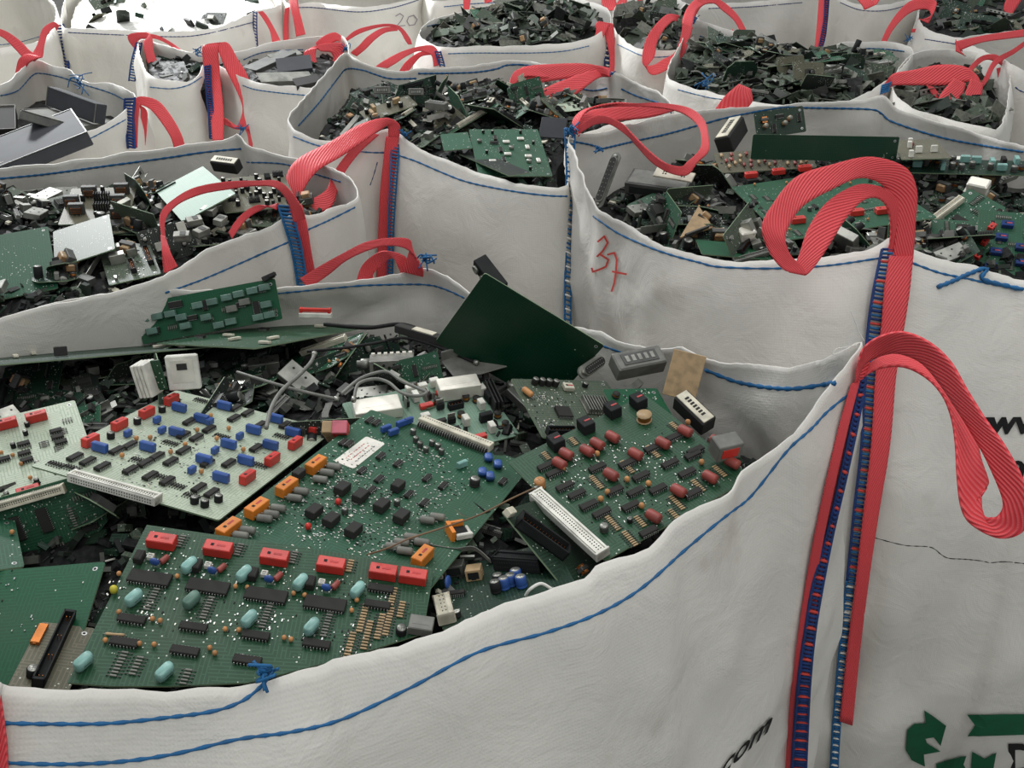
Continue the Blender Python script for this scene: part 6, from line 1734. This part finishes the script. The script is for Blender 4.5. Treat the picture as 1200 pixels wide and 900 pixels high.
# ---------------------------------------------------------------- middle bag
c1 = mk('green_circuit_board', 'green circuit board lying in the front of the middle bag', [(545, 155), (628, 148), (650, 210), (566, 203)], .905, 'pcb_green', lam=.6)
c1.scatter([('chip', dict(), .01), ('electrolytic', dict(r=.003, h=.007), .005), ('film_capacitor', dict(mat='white_plastic', w=.014, h=.004), .01), ('electrolytic', dict(r=.005, h=.006, mat='tin'), .007)], 22, 5)
c2 = mk('green_circuit_board', 'small green board with pale edge left of the green board in the middle bag', [(516, 158), (548, 154), (554, 174), (520, 176)], .915, 'pcb_green', lam=.6)
c3 = mk('tan_circuit_board', 'tan board sloping at the left of the middle bag', [(420, 130), (480, 112), (488, 122), (432, 144)], .915, 'pcb_tan', lam=.6)
c3.scatter([('electrolytic', dict(), .007), ('film_capacitor', dict(mat='resistor_tan'), .01)], 6, 5)
c4 = mk('dark_circuit_board', 'dark board along the front rim of the middle bag', [(538, 180), (560, 177), (625, 202), (596, 206)], .905, 'pcb_black', lam=1.5)
loose('power_supply_box', 'pale metal box with a round hole at the rear left of the middle bag', 'case', 448, 106, .94, lambda r: plug_box(r), yaw=5, rx=70, s=.55)
loose('power_supply_box', 'beige box with dark end in the middle bag', 'case', 512, 128, .93, lambda r: plug_box(r), yaw=-25, rx=0, s=.7)
loose('power_supply_box', 'pale metal box with two slots at the rear of the middle bag', 'case', 488, 108, .94, lambda r: plug_box(r), yaw=0, rx=70, s=.5)
loose('dark_screen', 'dark square screen tilted at the right of the middle bag', 'screen', 648, 150, .925, lambda r: [panel(r, .055, .05, 'charcoal_metal')], yaw=-12, rx=40)
loose('grey_transformer', 'upright grey cube at the centre rear of the middle bag', 'transformer', 575, 126, .925, relay_box, yaw=80, rx=0, s=.6)

# ---------------------------------------------------------------- left bag
f1 = mk('pale_circuit_board', 'pale mint bare board in the rear of the left bag', [(182, 222), (250, 190), (262, 232), (214, 262)], .90, 'pcb_mint', lam=.6)
f1.span('pin_strip', (184, 226), (206, 214), n=16)
f2 = mk('grey_circuit_board', 'grey striped board back lying in the left bag', [(64, 268), (140, 250), (122, 292), (62, 318)], .892, 'pcb_grey', lam=.6)
f3 = mk('teal_circuit_board', 'teal green board back at the left edge in the left bag', [(-60, 278), (62, 272), (62, 330), (-60, 372)], .89, 'pcb_green', lam=.6)
f4 = mk('brown_circuit_board', 'grey brown board with small black capacitors right of the mint board', [(252, 208), (330, 205), (352, 238), (262, 252)], .898, 'pcb_tan', lam=.6)
f4.scatter([('electrolytic', dict(r=.003, h=.009), .0045), ('electrolytic', dict(r=.004, h=.010, top='bright_tin'), .005), ('heat_sink', dict(w=.02, d=.01, mat='black_plastic'), .012)], 46, 9)
f5 = mk('brown_circuit_board', 'grey brown board with tall black capacitors in the left bag', [(82, 222), (160, 218), (150, 262), (70, 262)], .89, 'pcb_tan', lam=.6)
f5.scatter([('electrolytic', dict(r=.004, h=.012), .005), ('heat_sink', dict(w=.03, d=.012, h=.018, mat='black_plastic', n=7), .016), ('transformer', dict(coil='dusty_black'), .016)], 26, 9)
loose('black_case', 'black curved plastic block at the rear corner of the left bag', 'case', 268, 199, .875, relay_box, yaw=-20, rx=20, s=.9)
for i, (x, y, yw) in enumerate(((228, 262, 30), (246, 250, -20), (236, 275, 60), (214, 280, 10), (258, 262, 80))):
    loose('silver_shield', ['silver box nearest the big handle in the left bag', 'silver box right of the handle in the left bag', 'silver box at the front rim of the left bag', 'silver box left of the others inside the handle of the left bag', 'silver box rightmost of the five in the left bag'][i], 'shield can', x, y, .90, foil2, yaw=yw, rx=12, group='silver boxes in the left bag', s=.75)

# ---------------------------------------------------------------- rear-left bags: casings and sheet metal
def casing(name, label, px, z, prior=(0, 0, 1), th=.03, lam=1.0, mat='charcoal_metal'):
    C_, R2, w, h, n = fit_rect(px, z, prior, lam)
    root = bpy.data.objects.new(name, None); COL.objects.link(root); root.matrix_world = Matrix.Translation(C_) @ R2
    tag(root, label, 'casing')
    m = MB(); m.box((0, 0, -th / 2), (w, h, th), mat, ch=.002); link('shell', m.mesh('shell'), root)
    m = MB()
    for s in (-1, 1):
        m.box((s * w * .495, 0, .0008), (w * .012, h, .0016), 'grey_plastic'); m.box((0, s * h * .495, .0008), (w, h * .012, .0016), 'grey_plastic')
    link('edge_trim', m.mesh('edge_trim'), root)
casing('flat_casing', 'dark grey flat casing nearest the rim of the far left bag', [(-20, 166), (82, 130), (104, 152), (-20, 205)], .885)
casing('flat_casing', 'dark grey triangular looking casing at the rear of the far left bag', [(56, 96), (112, 126), (112, 140), (54, 128)], .90, prior=(-.2, -.8, .5))
casing('flat_casing', 'light grey flat casing between the two dark ones in the far left bag', [(18, 126), (82, 128), (132, 140), (100, 152)], .87, mat='grey_plastic', th=.02)
casing('flat_casing', 'navy dark casing at the left edge of the far left bag', [(-30, 122), (18, 126), (18, 148), (-30, 156)], .885, mat='chip_black')
for i, (q, z, mt, lb) in enumerate((([(284, 78), (330, 60), (348, 60), (300, 84)], .85, 'dark_tin', 'grey sheet leaning leftmost in the sheet metal bag'), ([(318, 72), (364, 62), (366, 82), (330, 82)], .845, 'charcoal_metal', 'dark folded sheet in the middle of the sheet metal bag'),
        ([(296, 88), (362, 82), (368, 96), (310, 94)], .84, 'tin', 'pale grey sheet at the front of the sheet metal bag'), ([(310, 64), (350, 58), (352, 63), (322, 70)], .855, 'tin', 'narrow pale sheet at the rear of the sheet metal bag'), ([(340, 94), (372, 86), (376, 96), (350, 100)], .85, 'chip_black', 'black sheet at the right of the sheet metal bag'))):
    C_, R2, w, h, n = fit_rect(q, z, (0, -.3, .9), 1.0)
    root = bpy.data.objects.new('metal_sheet', None); COL.objects.link(root); root.matrix_world = Matrix.Translation(C_) @ R2; tag(root, lb, 'sheet metal')
    m = MB(); m.box((0, 0, 0), (w, h, .002), mt); link('sheet', m.mesh('sheet'), root)
    m = MB(); m.box((0, -h / 2, -.006), (w, .002, .012), mt); link('folded_edge', m.mesh('folded_edge'), root)

# ---------------------------------------------------------------- clear the patterns that were copied from
for r in BOARDS + PIECES:
    for ch in list(r.children): bpy.data.objects.remove(ch, do_unlink=True)
    bpy.data.objects.remove(r, do_unlink=True)
